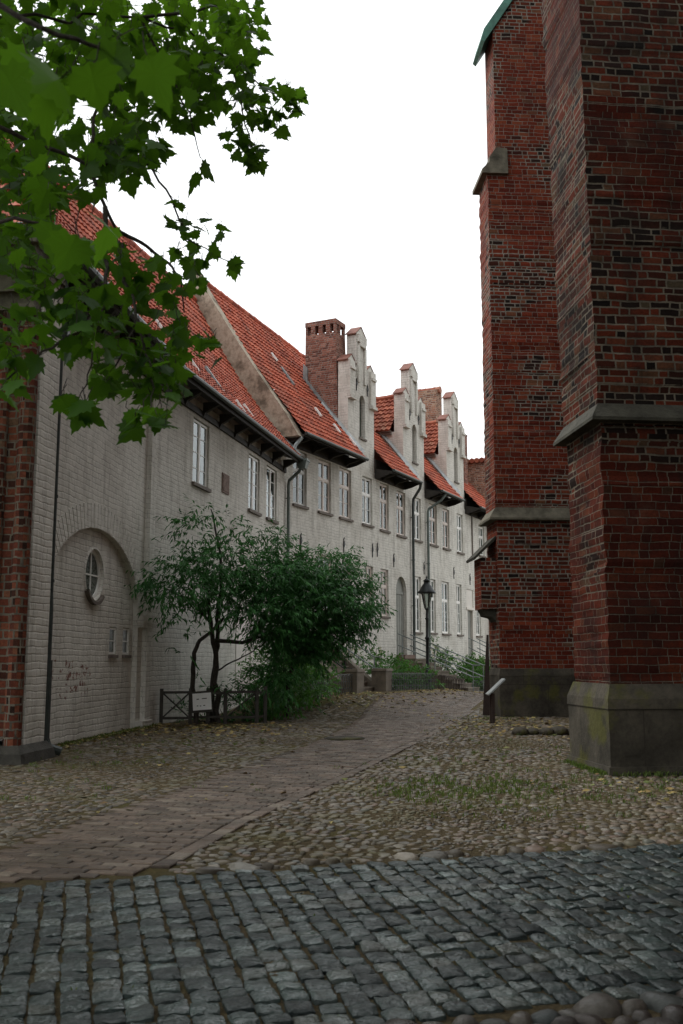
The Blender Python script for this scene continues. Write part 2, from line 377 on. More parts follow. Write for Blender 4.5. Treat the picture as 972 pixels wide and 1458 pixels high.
M['laurel_leaf'] = leaf_mat('lance_leaf', (0.013,0.055,0.016), (0.06,0.19,0.048), 0.28, 0.42, (0.06,0.2,0.035), 0.22)
M['bush_leaf'] = leaf_mat('bush_leaf', (0.02,0.07,0.016), (0.07,0.20,0.035), 0.32, 0.5)
M['grass'] = leaf_mat('grass_blade', (0.04,0.07,0.012), (0.10,0.15,0.03), 0.3, 0.6)
M['litter'] = attr_mat('dry_leaf', [(0.0,(0.14,0.085,0.035)),(0.4,(0.25,0.18,0.06)),(0.75,(0.32,0.26,0.10)),(1.0,(0.10,0.14,0.04))], 0.8)
M['flower'] = plain('pale_blossom', (0.75,0.70,0.55), 0.7, 0, 0.1)
# ------------------------------------------------------------------ world and light
w = bpy.data.worlds.new('World'); SC.world = w; w.use_nodes = True
wt = w.node_tree; bg = wt.nodes['Background']
SUN_EL, SUN_AZ = R(50), R(-68)              # high, soft, from the far left behind the overcast
sky = wt.nodes.new('ShaderNodeTexSky'); sky.sky_type = 'NISHITA'; sky.sun_disc = False
sky.sun_elevation = SUN_EL; sky.sun_rotation = SUN_AZ
hsv = wt.nodes.new('ShaderNodeHueSaturation'); hsv.inputs['Saturation'].default_value = 0.15
wt.links.new(sky.outputs[0], hsv.inputs['Color'])
mx = wt.nodes.new('ShaderNodeMix'); mx.data_type = 'RGBA'; mx.inputs[0].default_value = 0.85
wt.links.new(hsv.outputs[0], mx.inputs[6]); mx.inputs[7].default_value = (7.6, 7.8, 7.9, 1)   # bright even cloud
wt.links.new(mx.outputs[2], bg.inputs[0]); bg.inputs[1].default_value = 0.14
sd = bpy.data.lights.new('sun', 'SUN'); sd.energy = 1.3; sd.angle = R(25); sd.color = (1.0, 0.97, 0.92)
sun = bpy.data.objects.new('sun', sd); C.objects.link(sun)
dv = Vector((math.sin(SUN_AZ)*math.cos(SUN_EL), math.cos(SUN_AZ)*math.cos(SUN_EL), math.sin(SUN_EL)))
sun.rotation_euler = dv.to_track_quat('Z', 'Y').to_euler()
SC.view_settings.view_transform = 'Standard'; SC.view_settings.look = 'None'
SC.view_settings.gamma = 1; SC.view_settings.use_curve_mapping = False
SC.view_settings.exposure = 0.64

# ------------------------------------------------------------------ ground
xs = [-700,-150,-50,-25]+[-15+0.75*k for k in range(41)]+[25,50,150,700]
ys = [-400,-100,-30,-10]+[-4+0.75*k for k in range(76)]+[60,80,150,400,1200]
g = MB(); idx = [[g.vert((x, y, gz(x, y)-0.003)) for x in xs] for y in ys]
for j in range(len(ys)-1):
    for i in range(len(xs)-1):
        g.f.append([idx[j][i], idx[j][i+1], idx[j+1][i+1], idx[j+1][i]]); g.r.append(0)
m = NT('earth_with_moss_and_litter'); co = m.n('ShaderNodeTexCoord').outputs['Object']
n1 = m.noise(co, 0.6, 5, 0.6); n2 = m.noise(co, 34, 8, 0.75); n3 = m.noise(co, 3.5, 5, 0.65)
c = m.ramp(n2, [(0.25,(0.035,0.027,0.016)),(0.5,(0.095,0.073,0.042)),(0.72,(0.18,0.14,0.078))])
c = m.mix(m.rng(n1, 0.5, 0.66, 0, 0.55), c, (0.085,0.085,0.02))
c = m.mix(m.rng(n3, 0.58, 0.72, 0, 0.45), c, (0.16,0.11,0.035))
structure(MB.build(g, 'ground', m.done(c, 0.95, m.bump(n2, 1.0, 0.03), 0.08)))

TH = R(11)
def pq(x, y): return (x*math.sin(TH)+y*math.cos(TH), x*math.cos(TH)-y*math.sin(TH))
def pw(p, q): return (p*math.sin(TH)+q*math.cos(TH), p*math.cos(TH)-q*math.sin(TH))
def lerp_tab(tab, t):
    if t <= tab[0][0]: return tab[0][1]
    for (a, b), (c2, d) in zip(tab[:-1], tab[1:]):
        if t <= c2: return b+(d-b)*(t-a)/(c2-a)
    return tab[-1][1]
PL = [(4,-3.66),(8,-3.68),(11,-3.58),(15.2,-3.5),(19.7,-3.7),(24.6,-4.2),(28,-4.3),(34,-3.4),(40,-2.6)]
PR = [(4,-2.44),(8,-2.46),(11.4,-2.22),(17,-1.98),(23,-1.86),(31,-1.6),(40,-1.2)]
E1 = (math.cos(R(17)), math.sin(R(17))); E2 = (-E1[1], E1[0])
def e12(x, y): return (x*E1[0]+y*E1[1], x*E2[0]+y*E2[1])
def ew(a, b): return (a*E1[0]+b*E2[0], a*E1[1]+b*E2[1])
ETOP, EBOT = 6.34, 3.62

# setts: every stone is carved in one paving mesh
st = MB()
A7 = (-1,-0.86,-0.5,0.0,0.5,0.86,1)
a = -5.5
while a < 9.0:
    wd = random.uniform(0.108, 0.123); fan = max(0.0, min(0.17, 0.04+0.026*a))
    b = EBOT - 0.0 + random.uniform(-0.05, 0.03)
    if a < 0.2: b -= 1.2
    while b < ETOP-0.04:
        ln = min(random.uniform(0.105, 0.165), ETOP+0.02-b)
        if ln < 0.07: break
        ca, cb = a+wd/2+fan*(b-EBOT)+random.uniform(-.008,.008), b+ln/2
        hx, hy = wd/2-random.uniform(0.002,0.0055), ln/2-random.uniform(0.0025,0.006)
        tz = random.gauss(0, 0.006); tx, ty = random.gauss(0,0.024), random.gauss(0,0.024)
        rot = random.gauss(0,0.016)+math.atan(fan)*-1; rv = random.random()
        sk = random.uniform(-0.07,0.07)
        rows = []
        for q in A7:
            rw = []
            for p in A7:
                ep, eq = abs(p), abs(q)
                px, py = p*hx*(1-0.06*eq*eq), q*hy*(1-0.06*ep*ep)
                px += sk*py
                x, y = ew(ca+px*math.cos(rot)-py*math.sin(rot), cb+px*math.sin(rot)+py*math.cos(rot))
                nz = noise.noise(Vector((x*11, y*11, rv*20)))*0.008 + noise.noise(Vector((x*24, y*24, 3+rv*9)))*0.010
                z = 0.013+tz*0.6+tx*px+ty*py+nz-0.0028*(ep**6)-0.0028*(eq**6)-(random.uniform(0,0.006) if ep == 1 or eq == 1 else 0)
                rw.append(st.vert((x, y, z)))
            rows.append(rw)
        for j in range(6):
            for i in range(6):
                st.f.append([rows[j][i], rows[j][i+1], rows[j+1][i+1], rows[j+1][i]]); st.r.append(rv)
        per = [(0,i) for i in range(6)]+[(j,6) for j in range(6)]+[(6,6-i) for i in range(6)]+[(6-j,0) for j in range(6)]
        up = [st.vert(st.v[rows[j][i]]) for j, i in per]; dn = [st.vert((st.v[rows[j][i]][0], st.v[rows[j][i]][1], -0.03)) for j, i in per]
        for k in range(24): st.f.append([up[k], dn[k], dn[(k+1)%24], up[(k+1)%24]]); st.r.append(rv)
        b += ln+random.uniform(0.0,0.006)
    a += wd+random.uniform(0.0,0.003)
M['sett'] = attr_mat('wet_granite_sett', [(0.0,(0.012,0.017,0.017)),(0.35,(0.026,0.033,0.032)),(0.7,(0.047,0.057,0.054)),(0.88,(0.060,0.055,0.046)),(1.0,(0.11,0.12,0.114))], 0.3, 40, 1.0, 0.014, 0.3, wet=(0.3,0.7), film=0.95)
structure(st.build('sett_paving', M['sett'], shade=True, rnd=True))

# brick path
bp = MB()
def path_brick(p0, p1, q0, q1, rv):
    zc = random.gauss(0.014, 0.003)+0.006*noise.noise(Vector((p0*0.8,q0*0.8,1))); t1, t2 = random.gauss(0,0.02), random.gauss(0,0.012)
    pc, qc = (p0+p1)/2, (q0+q1)/2
    def P(p, q, low=False, ins=0.0):
        p = pc+(p-pc)*(1-ins/(abs(p1-p0)/2)); q = qc+(q-qc)*(1-ins/(abs(q1-q0)/2))
        x, y = pw(p, q); return (x, y, gz(x, y)+(-0.03 if low else zc+t1*(p-pc)+t2*(q-qc)-(0 if ins else 0.006)))
    cs = ((p0,q0),(p0,q1),(p1,q1),(p1,q0))
    lo = [bp.vert(P(*c_, low=True)) for c_ in cs]; md = [bp.vert(P(*c_)) for c_ in cs]; hi = [bp.vert(P(*c_, ins=0.008)) for c_ in cs]
    for k in range(4):
        n_ = (k+1) % 4
        bp.f.append([lo[k], lo[n_], md[n_], md[k]]); bp.f.append([md[k], md[n_], hi[n_], hi[k]]); bp.r += [rv, rv]
    bp.f.append(hi); bp.r.append(rv)
p = 4.6; ri = 0
while p < 37:
    h = random.uniform(0.098, 0.108)
    ql, qr = lerp_tab(PL, p), lerp_tab(PR, p)
    q = ql+(0.10 if ri % 2 else 0)+random.uniform(-0.02,0.02)
    while q < qr-0.012:
        q1 = min(q+random.uniform(0.195,0.21), qr)
        x, y = pw(p, (q+q1)/2)
        if e12(x, y)[1] > ETOP+0.06 and q1-q > 0.02 and hs(x, y)[1] > 3.2: path_brick(p+0.005, p+h-0.005, q+0.004, q1-0.004, random.random())
        q = q1
    p += h; ri += 1
for tab, sg in ((PR, 1),):                 # edging course laid lengthwise
    p = 4.6
    while p < 26:
        q = lerp_tab(tab, p)+(0.006 if sg > 0 else -0.136); l_ = random.uniform(0.22,0.25)
        x, y = pw(p, q)
        if e12(x, y)[1] > ETOP+0.12: path_brick(p, p+l_-0.008, q+0.004, q+0.13, random.random())
        p += l_
M['pathbrick'] = attr_mat('worn_paving_brick', [(0.0,(0.066,0.049,0.037)),(0.4,(0.112,0.082,0.061)),(0.8,(0.148,0.108,0.081)),(1.0,(0.185,0.15,0.115))], 0.6, 26, 0.8, 0.008, 0.22, moss=(1.9,0.48,0.6,(0.06,0.047,0.032)), wet=(0.3,0.7))
structure(bp.build('brick_path', M['pathbrick'], rnd=True))

# cobbles
cb = MB()
def cobble(mb, x, y, r, h, n=7, sink=0.0):
    z0 = gz(x, y)-0.03; an = random.uniform(0, 6.28); el = random.uniform(0.68, 1.0); rv = random.random(); ph = random.uniform(0,6)
    tx, ty = random.gauss(0,0.10), random.gauss(0,0.10)
    rings = []
    for f, hz in ((1.0, -0.2), (0.93, 0.55), (0.62, 0.93)):
        ring = []
        for k in range(n):
            t = 2*math.pi*k/n; rr = r*f*(1+0.13*math.sin(2*t+ph)+0.09*math.sin(3*t+ph*2))
            dx, dy = rr*math.cos(t), rr*el*math.sin(t)
            X, Y = dx*math.cos(an)-dy*math.sin(an), dx*math.sin(an)+dy*math.cos(an)
            ring.append(mb.vert((x+X, y+Y, z0+0.03+h*hz-sink+tx*0.6*X+ty*Y)))
        rings.append(ring)
    top = mb.vert((x, y, z0+0.03+h-sink))
    for a_, b_ in zip(rings[:-1], rings[1:]):
        for k in range(n): mb.f.append([a_[k], a_[(k+1)%n], b_[(k+1)%n], b_[k]]); mb.r.append(rv)
    for k in range(n): mb.f.append([rings[-1][k], rings[-1][(k+1)%n], top]); mb.r.append(rv)
BUT = []                                            # (corner, heading, length, depth): cobbles stop at the buttresses
def inside_but(x, y):
    for (cx, cy, an, L, D) in ((3.06,11.61,5.5,1.45,5.0),(3.67,23.45,4.0,1.12,4.5)):
        dx, dy = x-cx, y-cy; lx = dx*math.cos(R(an))+dy*math.sin(R(an)); ly = -dx*math.sin(R(an))+dy*math.cos(R(an))
        if -0.03 < lx < D and -0.03 < ly < L: return True
    return False
y = 5.2; row = 0
while y < 36:
    d = 0.092 if y < 12 else (0.118 if y < 19 else 0.16)
    x = -0.40*y-1.4+(row % 2)*d/2
    while x < 0.40*y+1.6:
        X, Y = x+random.uniform(-0.35,0.35)*d, y+random.uniform(-0.3,0.3)*d
        pp, qq = pq(X, Y); e2_ = e12(X, Y)[1]; s_, o_ = hs(X, Y)
        ok = e2_ > ETOP+0.07 and not (lerp_tab(PL, pp)-0.03+0.08*noise.noise(Vector((pp*1.3,0,5))) < qq < lerp_tab(PR, pp)+0.135) and not inside_but(X, Y)
        wallx = -6.087+0.1086*Y+0.12 if Y < 20.2 else -8.375+0.2217*Y+1.9
        ok = ok and X > wallx and o_ > 3.0
        bare = noise.noise(Vector((X*0.55, Y*0.55, 4.2)))+0.4*noise.noise(Vector((X*2, Y*2, 9)))
        if ok and bare > 0.30:
            for _ in range(2): cobble(cb, X+random.gauss(0,.05), Y+random.gauss(0,.05), random.uniform(0.010,0.03), random.uniform(0.003,0.012), 5)
        if ok and bare < 0.50 and random.random() > 0.06:
            left = qq < lerp_tab(PL, pp)
            sz = d*random.choice((random.uniform(0.28,0.42),random.uniform(0.42,0.62)))
            cobble(cb, X, Y, sz, random.uniform(0.008,0.016)*(0.7 if left else 1)*(1.15 if bare < 0 else 0.8), 7 if y < 16 else 6, sink=0.005+max(0, bare)*0.012)
        x += d
    y += d*0.84; row += 1
a = -4.0                                            # larger stones in a row against the setts
while a < 7:
    l_ = random.uniform(0.08,0.22); x, y = ew(a+l_/2, ETOP+0.07+random.uniform(-0.03,0.06))
    pp, qq = pq(x, y)
    if random.random() > 0.35 and not (lerp_tab(PL, pp)-0.1 < qq < lerp_tab(PR, pp)+0.12): cobble(cb, x, y, l_*0.5, random.uniform(0.02,0.035), 8)
    a += l_
M['cobble'] = attr_mat('fieldstone_cobble', [(0.0,(0.045,0.037,0.028)),(0.3,(0.10,0.083,0.060)),(0.6,(0.15,0.125,0.092)),(0.8,(0.14,0.095,0.07)),(0.92,(0.10,0.102,0.09)),(1.0,(0.24,0.21,0.17))], 0.55, 26, 0.6, 0.008, 0.28, moss=(0.9,0.50,0.55,(0.095,0.085,0.028)), wet=(0.3,0.7))
structure(cb.build('cobblestone_paving', M['cobble'], shade=True, rnd=True))
rb = MB()
bb = EBOT-0.13
rowi = 0
while bb > 1.6:
    a = 0.1+random.uniform(0,0.1)
    while a < 5.5:
        l_ = random.uniform(0.09,0.18); x, y = ew(a+l_/2, bb+random.uniform(-0.03,0.03))
        cobble(rb, x, y, l_*0.55, random.uniform(0.03,0.06), 11, 0.015)
        a += l_*0.96
    bb -= 0.115; rowi += 1
M['round'] = attr_mat('wet_round_cobble', [(0.0,(0.018,0.016,0.015)),(0.4,(0.045,0.036,0.031)),(0.7,(0.07,0.06,0.05)),(1.0,(0.032,0.04,0.04))], 0.4, 30, 0.8, 0.008, 0.3, wet=(0.25,0.6))
structure(rb.build('round_cobble_paving', M['round'], shade=True, rnd=True))

# grass tufts in the joints, moss side of the cobbles
gr = MB()
def tuft(x, y, n, hh, spread):
    for _ in range(n):
        an = random.uniform(0,6.28); bx, by = x+random.gauss(0,spread), y+random.gauss(0,spread); h = hh*random.uniform(0.5,1.2)
        lx, ly = math.cos(an)*h*0.5, math.sin(an)*h*0.5; wx, wy = -math.sin(an)*0.004, math.cos(an)*0.004; z = gz(bx, by)
        gr.f.append([gr.vert((bx-wx,by-wy,z)), gr.vert((bx+wx,by+wy,z)), gr.vert((bx+lx*0.4+wx,by+ly*0.4+wy,z+h*0.7)), gr.vert((bx+lx,by+ly,z+h))]); gr.r.append(random.random())
for (cx, cy, n, sp) in ((1.25,10.7,90,0.45),(0.9,9.9,50,0.35),(2.0,11.2,50,0.6),(1.6,10.2,22,0.4),(3.3,10.4,26,0.5),(3.9,10.8,26,0.5),(2.6,9.9,18,0.4),(2.6,14.5,20,0.6),(1.6,13.0,24,0.7),(2.2,18,20,0.9),(-3.0,10.5,16,0.7),(-2.9,13,20,0.6),(-2.6,16.2,20,0.8),(3.4,22.8,30,0.5),(1.5,9.0,18,0.5)):
    for _ in range(n): tuft(cx+random.gauss(0,sp), cy+random.gauss(0,sp), 9, 0.045, 0.035)
for _ in range(260):
    a, b = random.uniform(-1,7), random.uniform(EBOT,ETOP); x, y = ew(a, b)
    if noise.noise(Vector((x*1.5,y*1.5,0))) > 0.22: tuft(x, y, 3, 0.018, 0.01)
for _ in range(420):                                 # weeds along the wall foot and round the plinths
    t_ = random.random()
    k_ = random.random()
    if k_ < 0.5: x, y = -6.087+0.1086*(15.4+5*t_)+0.10+abs(random.gauss(0,.06)), 15.4+5*t_
    elif k_ < 0.75: x, y = 3.03-0.13*t_-abs(random.gauss(0,.05)), 11.6+1.45*t_
    else: x, y = 3.06+2.2*t_, 11.56+0.21*t_-abs(random.gauss(0,.05))
    tuft(x, y, 5, 0.06, 0.02)
tag(gr.build('grass', M['grass'], rnd=True), 'short grass tufts and moss sprouting between the cobblestones', 'grass', kind='stuff')
# fallen leaves
fl = MB()
def litter(n, fx, fy, size=0.05):
    for _ in range(n):
        x, y = fx(), fy()
        if not callable(y): pass
        z = gz(x, y)+random.uniform(0.02,0.035); an = random.uniform(0,6.28); s = size*random.uniform(0.5,1.3)
        c_, s_ = math.cos(an)*s, math.sin(an)*s; t1, t2 = random.gauss(0,0.3)*s, random.gauss(0,0.3)*s
        fl.face([(x-c_,y-s_,z), (x+s_*0.5,y-c_*0.5,z+t1), (x+c_,y+s_,z+t2*0.5), (x-s_*0.5,y+c_*0.5,z+t2)], random.random())
litter(500, lambda: random.gauss(-2.6,0.9), lambda: random.gauss(19.2,1.0))
litter(520, lambda: random.gauss(0.6,1.0), lambda: random.gauss(27.3,1.4))
for _ in range(900):
    s_, o_ = random.uniform(-8,3), 3.1+abs(random.gauss(0,0.75)); x, y = hw(s_, o_); litter(1, lambda: x, lambda: y)
litter(420, lambda: random.uniform(2.0,4.4), lambda: random.gauss(20.5,1.8))
for _ in range(420):
    t_ = random.random(); Y_ = 14.6+6*t_; X_ = -6.087+0.1086*Y_+0.08+abs(random.gauss(0,.22)); litter(1, lambda: X_, lambda: Y_, 0.035)
litter(120, lambda: random.gauss(3.6,0.7), lambda: random.gauss(10.3,0.6), 0.04)
litter(160, lambda: random.uniform(-3.4,3), lambda: random.uniform(8,20), 0.04)
tag(fl.build('leaf_litter', M['litter'], rnd=True), 'scattered yellow and brown fallen leaves along the kerb of the planting and the buttress', 'leaves', kind='stuff')
# ------------------------------------------------------------------ building helpers
def wall_grid(mb, x0, x1, z0, z1, ops, depth, y=0.0):
    X = sorted({x0, x1, *[o[0] for o in ops], *[o[1] for o in ops]}); Z = sorted({z0, z1, *[o[2] for o in ops], *[o[3] for o in ops]})
    X = [v for v in X if x0 <= v <= x1]; Z = [v for v in Z if z0 <= v <= z1]
    for xa, xb in zip(X[:-1], X[1:]):
        for za, zb in zip(Z[:-1], Z[1:]):
            cx, cz = (xa+xb)/2, (za+zb)/2
            if any(o[0] < cx < o[1] and o[2] < cz < o[3] for o in ops): continue
            mb.face([(xa,y,za),(xb,y,za),(xb,y,zb),(xa,y,zb)])
    for o in ops:
        if len(o) == 6: continue
        a, b, c, d = o[:4]; yb = y+depth
        mb.face([(a,y,c),(a,y,d),(a,yb,d),(a,yb,c)]); mb.face([(b,y,c),(b,yb,c),(b,yb,d),(b,y,d)])
        mb.face([(a,y,c),(a,yb,c),(b,yb,c),(b,y,c)])
        if len(o) == 4: mb.face([(a,y,d),(b,y,d),(b,yb,d),(a,yb,d)])
        else:                                        # arched head, o[4] = springing height
            arch_fill(mb, a, b, o[4], d, d, y, depth)
def arch_pts(a, b, zs, zt, n=16):
    cx, hw_ = (a+b)/2, (b-a)/2
    return [(cx-hw_*math.cos(math.pi*k/n), zs+(zt-zs)*math.sin(math.pi*k/n)) for k in range(n+1)]
def arch_fill(mb, a, b, zs, zt, ztop, y, depth):
    pts = arch_pts(a, b, zs, zt)
    for (xa, za), (xb, zb) in zip(pts[:-1], pts[1:]):
        if ztop-min(za, zb) > 1e-4: mb.face([(xa,y,za),(xb,y,zb),(xb,y,ztop),(xa,y,ztop)])
        mb.face([(xa,y,za),(xa,y+depth,za),(xb,y+depth,zb),(xb,y,zb)])

def tile_roof(mb, a, b, c, d, sag=0.0, tw=0.195, th=0.265, lift=0.032, amp=0.030):
    """pantiles over the patch a,b (eave left/right) c,d (ridge right/left)"""
    a, b, c, d = map(Vector, (a, b, c, d))
    nu = max(1, round(((b-a).length+(c-d).length)/2/tw)); nv = max(1, round(((d-a).length+(c-b).length)/2/th))
    nrm = (b-a).cross(d-a); nrm = (nrm if nrm.length > 1e-6 else (c-d).cross(d-a)).normalized()
    if nrm.z < 0: nrm = -nrm
    def P(u, v):
        p = a*(1-u)*(1-v)+b*u*(1-v)+c*u*v+d*(1-u)*v
        return p-Vector((0,0,1))*sag*math.sin(math.pi*min(1,v*1.0))
    prof = [(0,0.1),(0.14,0.75),(0.3,1.0),(0.46,0.75),(0.6,0.15),(0.8,-0.12)]
    for j in range(nv):
        v0, v1 = j/nv, min(1.0, (j+1.12)/nv)
        rvs = [random.random() for _ in range(nu)]; lifts = [random.gauss(0, 0.0055) for _ in range(nu)]
        lo, hi, lip, own = [], [], [], []
        for i in range(nu):
            for q, hgt in prof+([(1.0, 0.1)] if i == nu-1 else []):
                u = (i+q)/nu
                p0 = P(u, v0+random.gauss(0, 0.0)); p1 = P(u, v1)
                lo.append(mb.vert(p0+nrm*(lift+lifts[i]+amp*hgt+0.012))); hi.append(mb.vert(p1+nrm*(0.0+amp*hgt*0.9)))
                lip.append(mb.vert(p0+nrm*(lift*0.1+amp*hgt*0.25-0.008))); own.append(i)
        for k in range(len(lo)-1):
            rv = rvs[own[k]]
            mb.f.append([lo[k], lo[k+1], hi[k+1], hi[k]]); mb.r.append(rv)
            mb.f.append([lip[k], lip[k+1], lo[k+1], lo[k]]); mb.r.append(rv)
def ridge_tiles(mb, a, b, r=0.11, step=0.36):
    a, b = Vector(a), Vector(b); n = max(1, round((b-a).length/step)); t = (b-a)/n
    for k in range(n):
        p = a+t*k; mb.tube([p+Vector((0,0,random.gauss(0,0.008))), p+t*1.06+Vector((0,0,random.gauss(0,0.008)))], [r*1.08, r*0.95], 8, True, random.random())

def make_window(parent, x0, x1, z0, z1, y=0.10, style='cross', mat='frame', loc=None, curtain=True, xf=None, sill=True, arch=None):
    w_, h_ = x1-x0, z1-z0
    f = MB(xf); fw = 0.055
    def bar(a, b, c, d, ya=0.0, yb=0.05): f.box(x0+a, x0+b, y+ya, y+yb, z0+c, z0+d)
    bar(0, fw, 0, h_); bar(w_-fw, w_, 0, h_); bar(fw, w_-fw, 0, fw); bar(fw, w_-fw, h_-fw, h_)
    m_ = w_/2; mh = 0.032
    if style in ('cross', 'cross_small', 'cross3'):
        tz = h_*0.635
        bar(fw, w_-fw, tz-0.04, tz+0.04, -0.012, 0.05)
        bar(m_-mh, m_+mh, fw, tz-0.04, -0.006, 0.05); bar(m_-mh, m_+mh, tz+0.04, h_-fw, -0.006, 0.05)
        cols = 2 if style == 'cross_small' else 1
        nlo = {'cross': 2, 'cross_small': 3, 'cross3': 3}[style]; nup = 2 if style == 'cross_small' else 1
        for (a, b) in ((fw, m_-mh), (m_+mh, w_-fw)):
            for (c, d, nn) in ((fw, tz-0.04, nlo), (tz+0.04, h_-fw, nup)):
                bar(a, a+0.026, c, d, 0.004, 0.04); bar(b-0.026, b, c, d, 0.004, 0.04)     # sash stiles
                bar(a+0.026, b-0.026, c, c+0.028, 0.004, 0.04); bar(a+0.026, b-0.026, d-0.028, d, 0.004, 0.04)
                for k in range(1, nn): zz = c+(d-c)*k/nn; bar(a+0.026, b-0.026, zz-0.009, zz+0.009, 0.01, 0.035)
                for k in range(1, cols): xx = a+(b-a)*k/cols; bar(xx-0.009, xx+0.009, c+0.028, d-0.028, 0.012, 0.033)
    else:
        n = int(style[-1])
        bar(m_-mh*1.2, m_+mh*1.2, fw, h_-fw, -0.006, 0.05)
        for (a, b) in ((fw, m_-mh*1.2), (m_+mh*1.2, w_-fw)):
            bar(a, a+0.03, fw, h_-fw, 0.004, 0.04); bar(b-0.03, b, fw, h_-fw, 0.004, 0.04)
            for k in range(1, n): zz = h_*k/n; bar(a+0.03, b-0.03, zz-0.010, zz+0.010, 0.01, 0.035)
    fr = f.build('window', M[mat], parent)
    g = MB(xf); g.box(x0+fw*0.6, x1-fw*0.6, y+0.021, y+0.026, z0+fw*0.6, z1-fw*0.6); g.build('pane', M['glass'], fr)
    if curtain:
        c = MB(xf); side = random.choice([0.38, 0.48, 0.5, 0.5, 0.5])
        n = 26
        for (a, b) in ((x0+0.03, x0+w_*side), (x1-w_*side, x1-0.03)):
            pr = [(a+(b-a)*k/n, y+0.13+0.012*math.sin(k*1.5+a*9)+0.006*math.sin(k*0.7)) for k in range(n+1)]
            for (xa, ya), (xb, yb) in zip(pr[:-1], pr[1:]): c.face([(xa,ya,z0+0.02),(xb,yb,z0+0.02),(xb,yb,z1-0.02),(xa,ya,z1-0.02)])
        c.build('curtain', M['curtain'], fr, shade=True)
    if sill:
        s = MB(xf); s.box(x0-0.05, x1+0.05, -0.07, y-0.005, z0-0.085, z0-0.006); s.build('sill', M['sill'], fr)
    return fr

# ------------------------------------------------------------------ the hall with the round window
J1 = (-3.89, 20.23, 0.0); HALL_RZ = R(90-12.5)
AX = Matrix.Rotation(R(6.3), 4, 'Z')
hall = empty('whitewashed_hall', 'long whitewashed brick hall with a round window, a blind arch and a red tiled roof', 'building', J1, HALL_RZ)
NX0, NX1, NZS, NZT = -5.3, -0.72, 2.12, 3.56
wa = MB(AX)
if True:
    wall_grid(wa, -6.5, NX0, 0, 7.35, [], 0); wall_grid(wa, NX1, -0.0, 0, 7.35, [], 0); wall_grid(wa, NX0, NX1, 4.1, 7.35, [], 0)
    arch_fill(wa, NX0, NX1, NZS, NZT, 4.1, 0, 0.10)
    wa.face([(NX1,0,0),(NX1,0.10,0),(NX1,0.10,NZS),(NX1,0,NZS)]); wa.face([(NX0,0,0),(NX0,0,NZS),(NX0,0.10,NZS),(NX0,0.10,0)])
# niche back with round and slit openings
OC = (-2.96, 2.77, 0.40)
n = 32
slits = [(-2.06,-1.68,1.40,1.90), (-1.30,-0.92,1.40,1.91)]
HB = 0.56
wall_grid(wa, NX0, NX1, 0, NZT+0.02, slits+[(OC[0]-HB, OC[0]+HB, OC[1]-HB, OC[1]+HB, 0, 0)], 0.14, 0.10)
def cp(t, rad, y): return (OC[0]+rad*math.cos(t), y, OC[1]+rad*math.sin(t))
ring = MB(AX)
for k in range(n):                                  # wall round the opening, then the reveal
    t0, t1 = 2*math.pi*k/n, 2*math.pi*(k+1)/n
    q0, q1 = HB/max(abs(math.cos(t0)), abs(math.sin(t0))), HB/max(abs(math.cos(t1)), abs(math.sin(t1)))
    wa.face([cp(t0,0.45,0.10),cp(t0,q0,0.10),cp(t1,q1,0.10),cp(t1,0.45,0.10)])
    ring.face([cp(t0,0.50,0.096),cp(t1,0.50,0.096),cp(t1,0.45,0.08),cp(t0,0.45,0.08)][::-1])
    ring.face([cp(t0,0.45,0.08),cp(t1,0.45,0.08),cp(t1,0.45,0.23),cp(t0,0.45,0.23)][::-1])
wb = MB()
WINB = [(2.22,3.28,5.34,6.86),(6.38,7.38,5.34,6.86),(8.05,9.1,5.34,6.86)]
wall_grid(wb, 0, 10.3, 0, 7.3, WINB, 0.16)
wb.face([(10.3,0,0),(10.3,7,0),(10.3,7,7.3),(10.3,0,7.3)]); wb.face([(10.3,7,0),(-6,7,0),(-6,7,7.3),(10.3,7,7.3)])
wa.face([(-6.5,0,0),(-6.5,0,7.35),(-6.5,7,7.35),(-6.5,7,0)])
wall_a = wa.build('wall', M['white_hall'], hall)
wall_b = wb.build('wall', M['white'], hall)
ring.build('window_surround', M['white'], wall_a)
# round window: frame, cross bars, pane
f = MB(AX)
for k in range(n):
    t0, t1 = 2*math.pi*k/n, 2*math.pi*(k+1)/n
    for (ra, ya, rb_, yb) in ((0.449,0.145,0.385,0.145),(0.385,0.145,0.385,0.19)):
        f.face([cp(t0,ra,ya),cp(t1,ra,ya),cp(t1,rb_,yb),cp(t0,rb_,yb)])
f.box(OC[0]-0.386,OC[0]-0.014,0.155,0.17,OC[1]-0.013,OC[1]+0.013); f.box(OC[0]+0.014,OC[0]+0.386,0.155,0.17,OC[1]-0.013,OC[1]+0.013); f.box(OC[0]-0.013,OC[0]+0.013,0.153,0.172,OC[1]-0.386,OC[1]+0.386)
ow = f.build('round_window', M['frame'], hall)
g = MB(AX); g.face([cp(2*math.pi*k/n, 0.388, 0.175) for k in range(n)]); 
M['dull_glass'] = plain('dusty_pane', (0.075,0.085,0.07), 0.3, 0, 0.2, 3, 0.05, 0.003, 0.25)
g.build('pane', M['dull_glass'], ow)
s = MB(AX)
for k in range(10):                                  # curved sill under the round window
    t0, t1 = -math.pi*0.80+math.pi*0.55*k/10, -math.pi*0.80+math.pi*0.55*(k+1)/10
    s.face([cp(t0,0.525,0.02),cp(t1,0.525,0.02),cp(t1,0.47,0.02),cp(t0,0.47,0.02)][::-1]); s.face([cp(t0,0.525,0.02),cp(t0,0.525,0.10),cp(t1,0.525,0.10),cp(t1,0.525,0.02)][::-1]); s.face([cp(t0,0.47,0.02),cp(t1,0.47,0.02),cp(t1,0.47,0.10),cp(t0,0.47,0.10)][::-1])
s.build('sill', M['sill'], ow)
